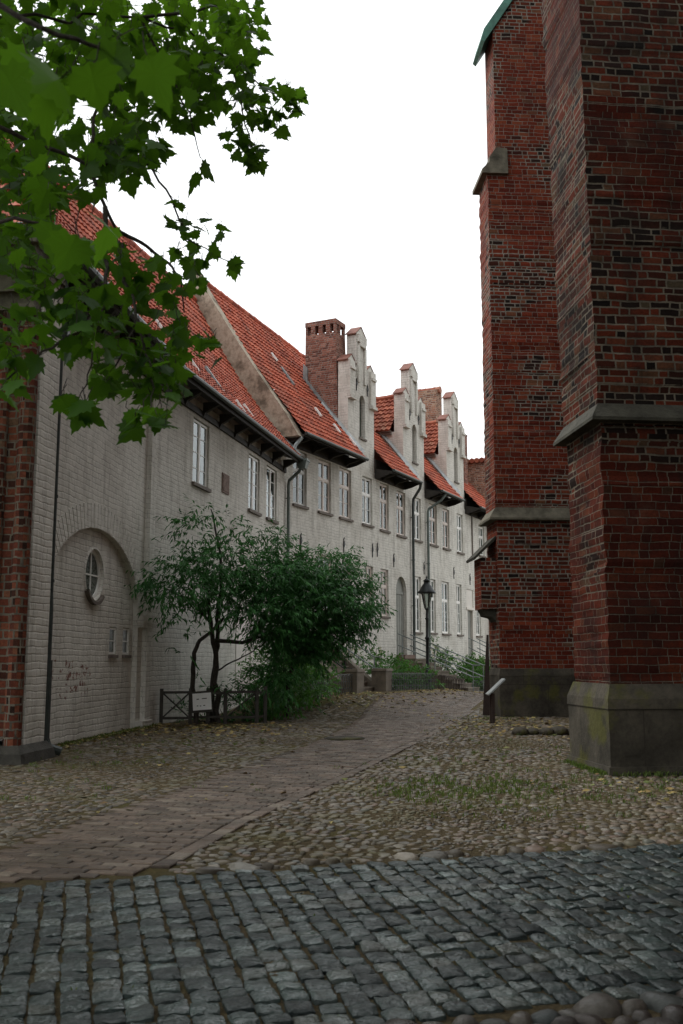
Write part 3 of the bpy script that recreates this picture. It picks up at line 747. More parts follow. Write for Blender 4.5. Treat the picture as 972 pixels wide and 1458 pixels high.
for (a, b, c, d) in slits:
    q = MB(AX); m_ = (a+b)/2; y_ = 0.112
    q.box(a+0.01,a+0.045,y_,y_+0.03,c+0.01,d-0.01); q.box(b-0.045,b-0.01,y_,y_+0.03,c+0.01,d-0.01); q.box(a+0.046,b-0.046,y_,y_+0.03,c+0.01,c+0.045); q.box(a+0.046,b-0.046,y_,y_+0.03,d-0.045,d-0.01)
    q.box(a+0.046,b-0.046,y_+0.004,y_+0.02,(c+d)/2-0.009,(c+d)/2+0.009); fr = q.build('slit_window', M['frame'], hall)
    q = MB(AX); q.box(a+0.03,b-0.03,y_+0.022,y_+0.028,c+0.03,d-0.03); q.build('pane', M['dull_glass'], fr)
    s = MB(AX); s.box(a-0.02, b+0.02, 0.05, 0.112, c-0.06, c-0.004); s.build('sill', M['sill'], fr)
# voussoirs of the blind arch
v = MB(AX); pts_in = arch_pts(NX0, NX1, NZS, NZT, 46)
cxm = (NX0+NX1)/2
for k in range(46):
    (xa, za), (xb, zb) = pts_in[k], pts_in[k+1]
    def outp(x, z, e=0.42):
        nx, nz = (x-cxm)/((NX1-NX0)/2)**2, (z-NZS)/((NZT-NZS)**2); l = math.hypot(nx, nz) or 1
        return x+nx/l*e, z+nz/l*e
    xa2, za2 = xa+(xb-xa)*0.08, za+(zb-za)*0.08; xb2, zb2 = xa+(xb-xa)*0.93, za+(zb-za)*0.93
    (oxa, oza), (oxb, ozb) = outp(xa2, za2), outp(xb2, zb2)
    if oxa < -5.9 or min(za, zb) < NZS+0.05: continue
    pr = -0.012-random.uniform(0,0.006)
    v.prism([(xa2,za2),(oxa,oza),(oxb,ozb),(xb2,zb2)][::-1], pr, 0.02)
v.build('arch_ring', M['white'], wall_a)
pl = MB(AX)                                          # pilaster strip, its small capital and foot
pl.box(-0.44,-0.1,-0.10,0.0,0.14,7.3); pl.box(-0.78,-0.04,-0.14,0.02,2.02,2.16); pl.box(-0.74,-0.08,-0.12,0.02,1.93,2.02); pl.box(-0.72,-0.06,-0.15,0.02,0,0.14)
pl.build('pilaster', M['white'], hall)
for (a, b, c, d) in WINB:
    make_window(hall, a+0.01, b-0.01, c, d-0.02, y=0.045, style='plain4', curtain=False)
q = MB(); q.box(4.22,4.74,-0.025,0.01,5.43,5.92); q.box(4.27,4.69,-0.035,-0.02,5.48,5.87); q.build('wall_plaque', M['plaque'], hall)
q = MB(); q.box(5.5,6.55,-0.02,0.01,0.5,2.5); q.box(6.7,7.6,-0.03,0.01,0.6,2.4); q.build('plaster_panel', M['door_white'], hall)
# brick pier at the street corner, whitewashed towards the lane
pb = MB(AX); pb.rough_box(-7.2,-6.45,-0.39,5.0,0.3,6.0,0.105,0.005); pb.tube([(-7.18,-0.45,0.22),(-7.18,-0.45,6.0)], 0.115, 12); pb.tube([(-7.22,-0.13,0.22),(-7.22,-0.13,6.0)], 0.07, 10)
pier = pb.build('corner_pier', M['pier_brick'], hall)
pw_ = MB(AX); pw_.box(-7.05,-6.4,-0.55,-0.395,0.22,6.9); pw_.build('whitewashed_face', M['white'], pier)
ps = MB(AX); ps.frustum((-7.42,-6.3,-0.69,5),(-7.41,-6.35,-0.67,5),0,0.13); ps.frustum((-7.41,-6.35,-0.67,5),(-7.30,-6.38,-0.58,5),0.13,0.22); ps.build('plinth', M['dark_stone'], pier)
cn = MB(AX)
for (z0, z1, e) in ((6.0,6.09,0.06),(6.09,6.25,0.02),(6.25,6.33,0.10),(6.33,6.55,0.06),(6.55,6.66,0.15),(6.66,6.86,0.20),(6.86,6.95,0.28)):
    cn.box(-7.25-e,-6.42,-0.49-e*0.5,5.0,z0,z1)
cn.build('cornice', M['stone_pale'], pier)
# eaves: plate, brackets, fascia
tb = MB(); tb.box(0,9.95,-0.06,0.0,6.96,7.10); tb.box(0,9.85,-0.50,-0.46,7.22,7.38)
tb.face([(0,-0.46,7.3),(9.85,-0.46,7.3),(9.85,0,7.46),(0,0,7.46)][::-1])
k = 0.35
while k < 9.8:
    tb.prismx([(-0.44,7.30),(-0.44,7.22),(-0.12,7.06),(-0.07,6.94),(-0.061,6.94),(-0.061,7.30)], k, k+0.11); k += 1.15
tb.xf = AX; tb.box(-6.6,0,-0.06,0.0,6.96,7.10); tb.box(-6.9,0,-0.50,-0.46,7.2,7.36); tb.box(-6.92,-6.88,-0.5,6,7.18,7.34)
tb.face([(-6.9,-0.46,7.28),(0,-0.46,7.28),(0,0,7.44),(-6.9,0,7.44)][::-1])
k = -6.2
while k < -0.2:
    tb.prismx([(-0.44,7.28),(-0.44,7.20),(-0.12,7.06),(-0.07,6.94),(-0.061,6.94),(-0.061,7.28)], k, k+0.13); k += 0.92
tb.build('eave_timber', M['timber'], hall)
gt = MB(); gt.tube([(0,-0.57,7.36),(9.95,-0.57,7.34)], 0.06, 10); gt.xf = AX; gt.tube([(-6.95,-0.57,7.30),(0,-0.57,7.36)], 0.075, 10); gt.tube([(-6.97,-0.57,7.30),(-6.97,6,7.30)], 0.075, 10)
gt.build('gutter', M['pipe_dark'], hall)
fl_ = MB(AX); fl_.box(-7.0,-0.0,-0.50,-0.30,7.385,7.40); fl_.box(-7.0,-6.75,-0.30,6,7.385,7.40); fl_.build('zinc_edge', M['zinc'], hall)
rt = MB()
tile_roof(rt, (0,-0.52,7.40),(9.75,-0.52,7.40),(10.75,3.3,12.95),(0,3.3,12.60), 0.42)
rt.xf = AX; tile_roof(rt, (-6.95,-0.52,7.36),(0,-0.52,7.40),(0,3.3,12.60),(-4.2,3.3,12.45), 0.42)
tile_roof(rt, (-6.95,7.0,7.36),(-6.95,-0.52,7.36),(-4.2,3.3,12.45),(-4.2,3.35,12.45), 0.1)
rt.xf = None; rt.face([(0,3.3,12.58),(10.75,3.3,12.9),(10.75,7.2,7.3),(0,7.2,7.3)]); rt.xf = AX; rt.face([(-4.2,3.3,12.4),(0,3.3,12.58),(0,7.2,7.3),(-6.9,7.2,7.3)])
rt.xf = None; ridge_tiles(rt, (0,3.3,12.63),(10.7,3.3,12.98)); rt.xf = AX; ridge_tiles(rt, (-4.2,3.3,12.48),(0,3.3,12.63)); ridge_tiles(rt, (-6.95,-0.52,7.45),(-4.2,3.3,12.5))
roof_a = rt.build('roof', M['tile'], hall, rnd=True)
# small metal hatches and pale slits between the tiles
def hatch(parent, P, du, dv, nrm, w_, l_, mat, frame=None):
    h = MB(); P, du, dv, nrm = map(Vector, (P, du, dv, nrm)); du.normalize(); dv.normalize(); nrm.normalize()
    def bx(u0, u1, v0, v1, n0, n1):
        pts = [P+du*u+dv*v_+nrm*n_ for (u, v_, n_) in ((u0,v0,n0),(u1,v0,n0),(u1,v1,n0),(u0,v1,n0),(u0,v0,n1),(u1,v0,n1),(u1,v1,n1),(u0,v1,n1))]
        i = [h.vert(p_) for p_ in pts]
        for q_ in ((3,2,1,0),(4,5,6,7),(0,1,5,4),(1,2,6,5),(2,3,7,6),(3,0,4,7)): h.f.append([i[k_] for k_ in q_]); h.r.append(0)
    bx(-w_/2, w_/2, -l_/2, l_/2, 0.03, 0.09)
    return h.build('roof_hatch' if l_ > 0.5 else 'pale_vent_tile', M[mat], parent), bx
def roof_pt(x, v): # on the lane slope of the hall roof
    return (x+v*0.5*x/10, -0.52+3.82*v, 7.40+5.35*v-0.42*math.sin(math.pi*v))
SL = Vector((0, 3.82, 5.4)).normalized(); NR = Vector((0,-5.4,3.82)).normalized()
for (x, v_, w_, l_, mt) in ((4.3,0.22,0.10,0.9,'zinc'),(4.6,0.06,0.06,0.45,'frame'),(5.9,0.12,0.06,0.45,'frame'),(2.6,0.2,0.06,0.5,'frame'),(2.3,0.40,0.06,0.4,'frame')):
    hatch(roof_a, roof_pt(x, v_), (1,0,0), SL, NR, w_, l_, mt)
lf = MB()                                            # lead and mortar fillet where the roof meets the taller gable
for k in range(14):
    v0, v1 = k/14, (k+1)/14
    A_, B_ = roof_pt(9.75, v0), roof_pt(9.75, v1)
    for (e0, e1) in ((-0.03,0.26),):
        lf.face([(A_[0]+e0-0.25+v0*0.5,A_[1]-0.02,A_[2]+0.09),(A_[0]+e1+v0*0.5,A_[1]-0.02,A_[2]+0.12),(B_[0]+e1+v1*0.5,B_[1]-0.02,B_[2]+0.12),(B_[0]+e0-0.25+random.uniform(-.05,.05)+v1*0.5,B_[1]-0.02,B_[2]+0.09)])
lf.build('lead_flashing', M['lead'], roof_a)
# downpipes
def pipe_part(parent, pts, r, mat, xf=None, brackets=()):
    m_ = MB(xf); m_.tube(pts, r, 10)
    for z in brackets:
        p_ = min(pts, key=lambda q_: abs(q_[2]-z)); x_, y_ = p_[0], p_[1]
        m_.tube([(x_, y_, z-0.02), (x_, y_, z+0.02)], r*1.25, 10); m_.box(x_-0.012, x_+0.012, y_, y_+0.14, z-0.012, z+0.012)
    return m_.build('downpipe', M[mat], parent, shade=False)
pp1 = pipe_part(hall, [(-6.28,-0.50,5.75),(-6.28,-0.50,2.25),(-6.30,-0.52,2.0),(-6.30,-0.52,1.25)], 0.042, 'pipe_dark', AX, (5.0,3.6,2.4))
pq2 = MB(AX); pq2.tube([(-6.30,-0.52,1.3),(-6.30,-0.52,0.25),(-6.27,-0.56,0.12),(-6.18,-0.70,0.06)], 0.062, 10); pq2.build('standpipe', M['pipe_dark'], pp1)
pq3 = MB(AX); pq3.lathe([(0.05,5.7),(0.11,5.95),(0.12,6.1)], 10, -6.28, -0.50); pq3.tube([(-6.28,-0.50,6.05),(-6.35,-0.58,6.5),(-6.5,-0.57,7.25)], 0.042, 8); pq3.build('hopper', M['pipe_dark'], pp1)
pj = pipe_part(hall, [(9.95,-0.55,7.2),(9.97,-0.45,7.0),(10.05,-0.12,6.75),(10.07,-0.09,6.6),(10.07,-0.09,0.0)], 0.05, 'pipe_green', None, (6.2,4.4,2.6))
ph = MB(); ph.frustum((9.86,10.1,-0.66,-0.44),(9.80,10.16,-0.72,-0.38),7.08,7.3); ph.box(9.78,10.18,-0.74,-0.36,7.3,7.36); ph.build('hopper', M['pipe_green'], pj)
# ------------------------------------------------------------------ the row of stepped-gable houses
ROW_RZ = R(90-26.4)
ZE, ZR = 8.15, 13.15                                  # eave and ridge
def row_house(i, s0, s1, cg, label, ups, grounds, doors, ridge0, ridge1, group='whitewashed stepped-gable row houses'):
    W = s1-s0
    hx, hy = hw(s0, 0)
    h = empty('row_house', label, 'house', (hx, hy, 0), ROW_RZ, group)
    wl = MB()
    ops = [(a-s0, b-s0, c, d) for a, b, c, d, *_ in ups+grounds]
    ops += [(a-s0, b-s0, c, d, zs) if zs else (a-s0, b-s0, c, d) for (a, b, c, d, zs, *_x) in doors]
    top = 8.1
    wall_grid(wl, 0, W, 0, top, ops, 0.14)
    wl.face([(W,7,0),(0,7,0),(0,7,top),(W,7,top)]); wl.face([(0,0.2,0),(0,0.2,top),(0,7,top),(0,7,0)][::-1]); wl.face([(W,0.2,0),(W,7,0),(W,7,top),(W,0.2,top)])
    wall = wl.build('wall', M['white'], h)
    for a, b, c, d, st, mt in ups+grounds:
        make_window(h, a-s0+0.008, b-s0-0.008, c, d-0.01, y=0.07, style=st, mat=mt)
    ev0 = 0.02 if i else -0.10
    segs = [(ev0, (cg-1.1-s0) if cg is not None else W)]
    roof = MB(); tim = MB(); gut = MB()
    YE, YR = -0.72, 3.3
    for a, b in segs:
        tile_roof(roof, (a,YE,ZE),(b,YE,ZE),(b,YR,ridge1 if cg is None else ridge0+(ridge1-ridge0)*(b-a)/W),(a,YR,ridge0), 0.13)
        tim.box(a, b, -0.06, 0.0, 7.90, 8.06); tim.box(a, b, -0.055, 0.0, 8.062, 8.62); tim.box(a, b, YE+0.02, YE+0.06, ZE-0.09, ZE-0.02)
        tim.face([(a,YE+0.06,ZE-0.12),(b,YE+0.06,ZE-0.12),(b,0,ZE+0.18),(a,0,ZE+0.18)][::-1])
        tim.prismx([(YE+0.06,ZE-0.02),(YE+0.06,ZE-0.09),(-0.35,ZE-0.20),(-0.06,ZE-0.26),(-0.06,ZE+0.12)], b-0.06, b-0.003)
        tim.prismx([(YE+0.06,ZE-0.02),(YE+0.06,ZE-0.09),(-0.35,ZE-0.20),(-0.06,ZE-0.26),(-0.06,ZE+0.12)], a+0.003, a+0.06)
        k = a+0.5
        while k < b-0.25:
            tim.prismx([(YE+0.08,ZE-0.04),(YE+0.08,ZE-0.08),(-0.2,ZE-0.17),(-0.10,ZE-0.24),(-0.062,ZE-0.24),(-0.062,ZE-0.0)], k, k+0.10); k += 1.2
        gut.tube([(a-0.02,YE-0.05,ZE+0.0),(b-0.02,YE-0.05,ZE-0.02)], 0.055, 10)
    if cg is not None:
        a, b = cg-1.1-s0, W
        zz = lambda y: ZE+(y-YE)/(YR-YE)*(ridge0-ZE)
        # roof behind the gable and on to the party line
        tile_roof(roof, (a,0.52,zz(0.52)-0.1),(min(cg+1.12-s0, W),0.52,zz(0.52)-0.1),(min(cg+1.12-s0, W),YR,ridge1),(a,YR,ridge0+(ridge1-ridge0)*0.6), 0.12)
    roof.face([(0,YR,ridge0-0.02),(W,YR,ridge1-0.02),(W,7.2,8.0),(0,7.2,8.0)])
    ridge_tiles(roof, (0,YR,ridge0+0.03),(W,YR,ridge1+0.03))
    rf = roof.build('roof', M['tile'], h, rnd=True)
    tim.build('eave_timber', M['timber'], h); gut.build('gutter', M['pipe_dark'], h)
    if cg is not None:
        x = cg-s0
        gb = MB()
        wz0, wz1, wsp = 9.2, 10.78, 10.5
        wall_grid(gb, x-1.1, x+1.1, 8.1, 11.35, [(x-0.15, x+0.33, wz0, wz1, wsp)], 0.22)
        gb.box(x-1.1, x+1.1, 0.0, 0.38, 8.1, 11.35, skip=('f',))
        # three stepped pinnacles
        gb.prism([(x-1.1,11.352),(x-0.50,11.352),(x-0.50,11.86),(x-0.80,12.08),(x-1.1,11.86)], -0.005, 0.38)
        gb.prism([(x+0.50,11.352),(x+1.1,11.352),(x+1.1,11.86),(x+0.80,12.08),(x+0.50,11.86)], -0.005, 0.38)
        gb.prism([(x-0.40,11.352),(x+0.40,11.352),(x+0.40,13.02),(x,13.32),(x-0.40,13.02)], -0.005, 0.38)
        gb.prism([(x-0.5,11.352),(x-0.402,11.352),(x-0.402,11.62),(x-0.5,11.5)], 0.05, 0.35); gb.prism([(x+0.402,11.352),(x+0.5,11.352),(x+0.5,11.5),(x+0.402,11.62)], 0.05, 0.35)
        for (a, b) in ((x-1.1,x-0.66),(x+0.68,x+1.1)):              # pilaster strips with little corbels
            gb.box(a, b, -0.09, -0.006, 10.55, 11.84); gb.box(a-0.0, b+0.03, -0.14, -0.006, 10.43, 10.549)
            gb.box(a+0.04, b-0.04, -0.15, -0.091, 11.5, 11.6)
        gb.box(x-0.24, x+0.24, -0.10, -0.006, 12.55, 12.68); gb.box(x-0.34, x+0.34, -0.08, -0.006, 12.70, 12.99)
        gb.box(x-0.34, x-0.2, -0.07, -0.006, 11.2, 12.56); gb.box(x+0.2, x+0.34, -0.07, -0.006, 11.2, 12.56)
        ga = gb.build('gable', M['white'], h)
        for (c_, hw2, z0, rise) in ((x-0.8,0.36,11.82,0.255),(x+0.8,0.36,11.82,0.255),(x,0.47,12.97,0.345)):
            cpx = MB(); cpx.prism([(c_-hw2-0.02,z0-0.02),(c_,z0+rise),(c_+hw2+0.02,z0-0.02),(c_+hw2+0.02,z0+0.012),(c_,z0+rise+0.04),(c_-hw2-0.02,z0+0.012)], -0.02, 0.41)
            cpx.build('coping_tiles', M['coping'], ga)
        sh = MB(); sh.box(x-0.148, x+0.328, 0.16, 0.2, wz0, wz1-0.02); sh.build('shutter', M['door_grey'] if i != 0 else M['dull_glass'], ga)
        ss = MB(); ss.box(x-0.2, x+0.38, -0.06, 0.15, wz0-0.07, wz0-0.005); ss.build('sill', M['sill'], ga)
        for ax_ in (x-0.42, x+0.5):
            an = MB(); an.box(ax_-0.012, ax_+0.012, -0.03, -0.006, 10.85, 11.3); an.prism([(ax_-0.06,11.1),(ax_,11.02),(ax_+0.06,11.1),(ax_,11.22)], -0.045, -0.031); an.build('wall_anchor', M['iron'], ga)
        for sd_ in ((1,) if i == 0 else (-1, 1)):
            ck = MB(); xx = x+sd_*1.04
            ck.prismx([(0.38,8.7),(0.38,10.28),(1.35,10.28),(1.05,9.9)], xx-0.04, xx+0.04)
            ck.build('dormer_cheek', M['cheek'], h)
        ef = MB()
        if i: ef.box(x-1.2, x-1.085, 0.5, 1.35, 10.16, 10.26); ef.box(x-1.26, x-1.1, 0.5, 1.35, 10.262, 10.33); ef.build('dormer_eave', M['sill'], h)
        dr = MB()
        if i: tile_roof(dr, (x-1.28,3.1,10.30),(x-1.28,0.48,10.30),(x,0.48,11.95),(x,3.1,11.95), 0.0, lift=0.05, amp=0.05)
        tile_roof(dr, (x+1.28,0.48,10.30),(x+1.28,3.1,10.30),(x,3.1,11.95),(x,0.48,11.95), 0.0, lift=0.05, amp=0.05)
        if i: ridge_tiles(dr, (x,0.48,12.0),(x,3.1,12.0))
        dr.build('dormer_roof', M['tile_old'], h, rnd=True)
        lz = MB()                                     # lead along the foot of the cheek
        for sd_ in (-1,):
            xx = x+sd_*1.12
            pts = [(-0.65,8.33),(0.0,9.1),(0.55,9.78),(1.0,10.3)]
            for (ya, za), (yb, zb) in zip(pts[:-1], pts[1:]): lz.face([(xx-0.10,ya,za),(xx+0.015,ya,za+0.14),(xx+0.015,yb,zb+0.14),(xx-0.10,yb,zb)])
        lz.build('lead_flashing', M['lead'], rf)
    return h, wall, rf

def arched_door(h, a, b, z0, z1, zs, y, mat):
    d = MB(); pts = arch_pts(a, b, zs, z1, 14)
    d.face([(a,y,z0),(b,y,z0)]+[(px,y,pz) for px, pz in pts[::-1]])
    for k in range(1, 5):
        xx = a+(b-a)*k/5; d.box(xx-0.012, xx+0.012, y-0.012, y-0.001, z0+0.1, zs)
    d.box(a, b, y-0.03, y-0.001, zs-0.04, zs+0.04)
    o = d.build('door', mat, h)
    k = MB(); k.tube([(b-0.14,y-0.02,z0+1.05),(b-0.14,y-0.08,z0+1.05),(b-0.24,y-0.08,z0+1.05)], 0.012, 6); k.build('handle', M['iron'], o)
    return o
def anchors(h, lst):
    for (x, z) in lst:
        an = MB(); an.box(x-0.011, x+0.011, -0.03, -0.002, z-0.28, z+0.2)
        an.prism([(x-0.06,z),(x,z-0.09),(x+0.06,z),(x,z+0.11)], -0.045, -0.031); an.tube([(x,-0.03,z+0.19),(x,-0.03,z+0.25)], [0.022,0.006], 6)
        an.build('wall_anchor', M['iron'], h)

UZ0, UZ1 = 6.12, 7.84
cr, cs3, csm = 'cross', 'cross3', 'cross_small'
S = (-9.0, -2.43, 2.52, 7.47, 10.62)
h1, w1, r1 = row_house(0, S[0], S[1], -3.55, 'nearest whitewashed row house, with a tall brick chimney behind its stepped gable',
    [(-8.54,-7.64,UZ0,UZ1,cr,'frame_grey'),(-6.85,-5.93,UZ0,UZ1,cr,'frame_rose'),(-5.31,-4.38,UZ0,UZ1,cr,'frame_rose'),(-3.48,-2.62,UZ0,UZ1,cr,'frame')],
    [(-6.9,-5.85,2.9,4.7,csm,'frame_rose'),(-5.15,-4.35,2.9,4.64,csm,'frame_rose'),(-3.29,-2.58,2.93,4.64,csm,'frame_rose')],
    [(-8.5,-7.66,1.6,4.62,4.2)], 13.75, 13.15)
arched_door(h1, -8.5-S[0], -7.66-S[0], 1.6, 4.62, 4.2, 0.13, M['door_grey'])
h2, w2, r2 = row_house(1, S[1], S[2], 1.42, 'second whitewashed row house, with the grey arched doorway and a dark downpipe',
    [(-1.95,-1.14,UZ0-0.03,UZ1,cr,'frame_rose'),(-0.38,0.48,UZ0-0.05,UZ1-0.05,cr,'frame_rose'),(1.34,2.12,UZ0-0.05,UZ1-0.05,cr,'frame')],
    [(-1.93,-1.21,2.9,4.63,csm,'frame_rose'),(1.32,2.02,2.4,4.6,cs3,'frame')],
    [(-0.52,0.52,1.36,4.48,3.85)], 13.1, 13.05)
dd = arched_door(h2, -0.52-S[1], 0.52-S[1], 1.36, 4.48, 3.85, 0.135, M['door_grey'])
h3, w3, r3 = row_house(2, S[2], S[3], 6.32, 'third whitewashed row house, behind the street lamp with three tall ground floor windows',
    [(3.05,3.92,UZ0-0.05,UZ1-0.07,cr,'frame_rose'),(4.6,5.43,UZ0-0.05,UZ1-0.06,cr,'frame_rose'),(6.4,7.18,UZ0-0.06,UZ1-0.05,cr,'frame')],
    [(2.98,3.66,2.42,4.61,cs3,'frame'),(4.38,5.26,2.42,4.61,cs3,'frame'),(6.2,6.86,2.42,4.62,cs3,'frame')], [], 13.05, 13.0)
h4, w4, r4 = row_house(3, S[3], S[4], None, 'farthest whitewashed row house, with a cream framed doorway beside the church buttress',
    [(9.41,10.24,6.2,7.6,cr,'frame')], [(8.76,9.48,2.42,4.57,cs3,'frame')], [(7.5,8.42,1.36,4.48,None)], 13.0, 12.9)
a0 = 7.5-S[3]
d = MB(); d.box(a0+0.1,a0+0.82,0.10,0.135,1.36,3.52); door4 = d.build('door', M['door_grey'], h4)
d = MB(); d.box(a0,a0+0.92,0.03,0.136,3.62,4.47); d.box(a0,a0+0.1,0.0,0.134,1.36,3.62); d.box(a0+0.82,a0+0.92,0.0,0.134,1.36,3.62); d.box(a0+0.1,a0+0.82,0.03,0.136,3.52,3.62); d.box(a0-0.06,a0+0.98,-0.04,0.028,3.55,3.66); d.build('door_surround', M['door_white'], h4)
anchors(h1, [(-8.04-S[0],5.0),(-2.66-S[0],5.25),(-5.0-S[0],5.2)]); anchors(h2, [(-2.24-S[1],5.31),(-0.73-S[1],5.06),(2.35-S[1],5.02)]); anchors(h3, [(5.86-S[2],5.09)]); anchors(h4, [(7.99-S[3],4.97)])
q = MB(); q.box(8.35-S[3],8.43-S[3],-0.05,-0.002,6.0,7.9); q.build('wall_strip', M['sill'], h4)
# end gable standing up over the hall roof
gw = MB()
prof = [(-0.62,8.05),(0.0,8.05),(0.0,7.0),(4.2,7.0),(4.2,12.2),(3.38,13.95),(3.22,13.95)]
for k in range(8):
    t = 1-k/8; prof.append((-0.66+3.9*t, 8.1+5.72*t-0.13*math.sin(math.pi*t)+0.03))
gw.prismx([(y_, z_) for y_, z_ in prof], -0.34, 0.0)
gw.build('end_gable', M['plaster'], h1)
ch = MB()                                             # brick chimney: shaft, flue openings and rim
cx0, cx1, cy0, cy1 = -4.62-S[0], -3.85-S[0], 0.50, 1.72
ch.frustum((cx0-0.02,cx1+0.06,cy0-0.12,cy1),(cx0,cx1,cy0,cy1),8.8,12.92)
for k in range(5):
    yy = cy0+(cy1-cy0)*k/4; ww = 0.085
    ch.box(cx0,cx0+0.13,max(cy0,yy-ww),min(cy1,yy+ww),12.92,13.25); ch.box(cx1-0.13,cx1,max(cy0,yy-ww),min(cy1,yy+ww),12.92,13.25)
for xx in (cx0+0.33,): ch.box(xx-0.07,xx+0.07,cy0,cy0+0.13,12.92,13.25); ch.box(xx-0.07,xx+0.07,cy1-0.13,cy1,12.92,13.25)
ch.box(cx0-0.012,cx1+0.012,cy0-0.012,cy1+0.012,13.25,13.42)
chim = ch.build('chimney', M['chimney'], h1)
zc = MB(); zr = lambda y: 8.15+(y+0.72)/4.02*5.2-0.2
zc.prismx([(0.40,zr(0.40)+0.02),(0.40,zr(0.40)+0.32),(1.6,zr(1.6)+0.30),(1.6,zr(1.6)+0.75),(1.78,zr(1.78)+0.7),(1.78,zr(1.78))], cx0-0.07, cx0-0.025); zc.build('zinc_flashing', M['zinc'], chim)
for (s_, v_, w_, l_, mt) in ((-6.6,0.52,0.11,0.85,'zinc'),(-6.55,0.66,0.05,0.4,'frame'),(-6.2,0.28,0.07,0.42,'frame'),(-5.5,0.19,0.08,0.42,'frame'),(-4.85,0.12,0.05,0.4,'frame'),(-4.6,0.33,0.05,0.4,'frame')):
    hatch(r1, (s_-S[0], -0.72+4.02*v_, ZE+5.4*v_-0.13*math.sin(math.pi*v_)), (1,0,0), (0,4.02,5.4), (0,-5.4,4.02), w_, l_, mt)
# fire walls and the far chimney
fw_ = MB(); x = 7.9-S[2]; fw_.box(x-0.45, x+0.3, 1.3, 2.6, 10.0, 13.9); f3 = fw_.build('fire_wall', M['gable_brick'], h3)
fc = MB(); ridge_tiles(fc, (x-0.1,1.2,13.93),(x-0.1,2.7,13.93), 0.17, 0.24); fc.build('coping_tiles', M['tile_old'], f3, rnd=True)
fw_ = MB(); x = 9.35-S[3]; fw_.box(x-0.2, x+0.25, 0.55, 1.15, 8.8, 12.0); fw_.prismx([(0.5,12.002),(1.2,12.002),(0.85,12.3)], x-0.25, x+0.3); fw_.build('chimney', M['chimney'], h4)
hx, hy = hw(10.64, 0)
bh = empty('brick_house', 'red brick house end with a tile-capped gable wall behind the last white house', 'house', (hx, hy, 0), ROW_RZ)
q = MB(); q.box(0,0.45,-0.35,5.0,0,10.9); q.box(0.45,9,0.0,6,0,8.5); q.face([(0.45,-0.5,8.3),(9,-0.5,8.3),(9,3.3,12.6),(0.45,3.3,12.6)]); q.build('wall', M['gable_brick'], bh)
q = MB()
for k in range(22): q.tube([(-0.14,-0.35+0.25*k,10.97),(0.6,-0.35+0.25*k,11.02)], 0.125, 8, True, random.random())
q.build('coping_tiles', M['tile_old'], bh, rnd=True)
# downpipes on the row
p_ = pipe_part(h1, [(-0.12,-0.62,8.02),(-0.32,-0.5,7.75),(-0.40,-0.45,7.45)], 0.055, 'zinc')
p_ = pipe_part(h2, [(0.22-S[1],-0.77,8.1),(0.30-S[1],-0.70,7.9),(1.0-S[1],-0.13,7.62),(1.02-S[1],-0.10,7.4),(1.02-S[1],-0.10,0.4)], 0.055, 'pipe_dark', None, (6.9,5.2,3.4))
p_ = pipe_part(h3, [(3.0-S[2],-0.77,8.1),(2.86-S[2],-0.6,7.8),(2.66-S[2],-0.13,7.45),(2.64-S[2],-0.10,7.3),(2.64-S[2],-0.10,0.4)], 0.055, 'pipe_green', None, (6.9,5.2,3.4))

# ------------------------------------------------------------------ staircases to the raised doors
def railing(parent, x, y0, z0, y1, z1, name='railing', hgt=(0.92,0.5), mat='rail', post=True, tail=0.25):
    r = MB()
    for hh in hgt: r.tube([(x,y0,z0+hh),(x,y1,z1+hh),(x,y1-tail,z1+hh)], 0.021, 8)
    if post:
        for t in (0.06, 0.5, 1.0): r.tube([(x,y0+(y1-y0)*t,z0+(z1-z0)*t-0.05),(x,y0+(y1-y0)*t,z0+(z1-z0)*t+hgt[0])], 0.019, 8)
    return r.build(name, M[mat], parent)
def stairs(label, s, zt, zb, half, n, run, land, group=None):
    hx, hy = hw(s, 0); t = empty('stone_stairs', label, 'stairs', (hx, hy, 0), ROW_RZ, group)
    m_ = MB(); rise = (zt-zb)/n
    y = 0.0
    for k in range(n):
        d_ = land if k == 0 else run
        m_.box(-half-0.01*(k % 2), half+0.01*(k % 2), y-d_, y-(0.0 if k else 0.003), zb-0.3, zt-rise*k-0.045); m_.box(-half-0.03, half+0.03, y-d_-0.025, y-0.026 if k else y-0.003, zt-rise*k-0.045, zt-rise*k)
        y -= d_
    m_.build('steps', M['step'], t)
    return t, y
t2, ye = stairs('stone staircase with twin steel handrails up to the grey arched doorway', 0.0, 1.36, 0.02, 0.62, 9, 0.29, 0.8)
for xx in (-0.58, 0.58): railing(t2, xx, -0.1, 1.36, ye+0.1, 0.2)
q = MB(); q.box(-0.5,0.5,-0.35,-0.002,1.362,1.5); q.build('door_step', M['plaque'], t2)
t1, ye = stairs('stone staircase between square pillars beside the big dark shrub', -7.85, 1.6, 0.34, 0.80, 8, 0.22, 0.5)
for xx in (-0.98, 1.08):
    w_ = MB(); w_.prismx([(-0.02,0.0),(-0.02,1.75),(-0.5,1.75),(ye+0.085,0.62),(ye+0.085,0.0)], xx-0.15, xx+0.15); w_.build('side_wall', M['step'], t1)
    w_ = MB(); w_.box(xx-0.24, xx+0.24, ye-0.40, ye+0.09, 0.1, 0.97); w_.frustum((xx-0.27,xx+0.27,ye-0.43,ye+0.09),(xx-0.25,xx+0.25,ye-0.41,ye+0.08),0.972,1.05); w_.build('pillar', M['step'], t1)
    railing(t1, xx, -0.2, 1.75, ye+0.1, 0.65, hgt=(0.75,0.4), mat='iron' if xx < 0 else 'rail')
t4, ye = stairs('stone stairs up to the cream framed doorway of the last white house', 7.95, 1.36, 0.02, 0.6, 8, 0.28, 0.7)
for xx in (-0.56, 0.56): railing(t4, xx, -0.1, 1.36, ye+0.1, 0.2)
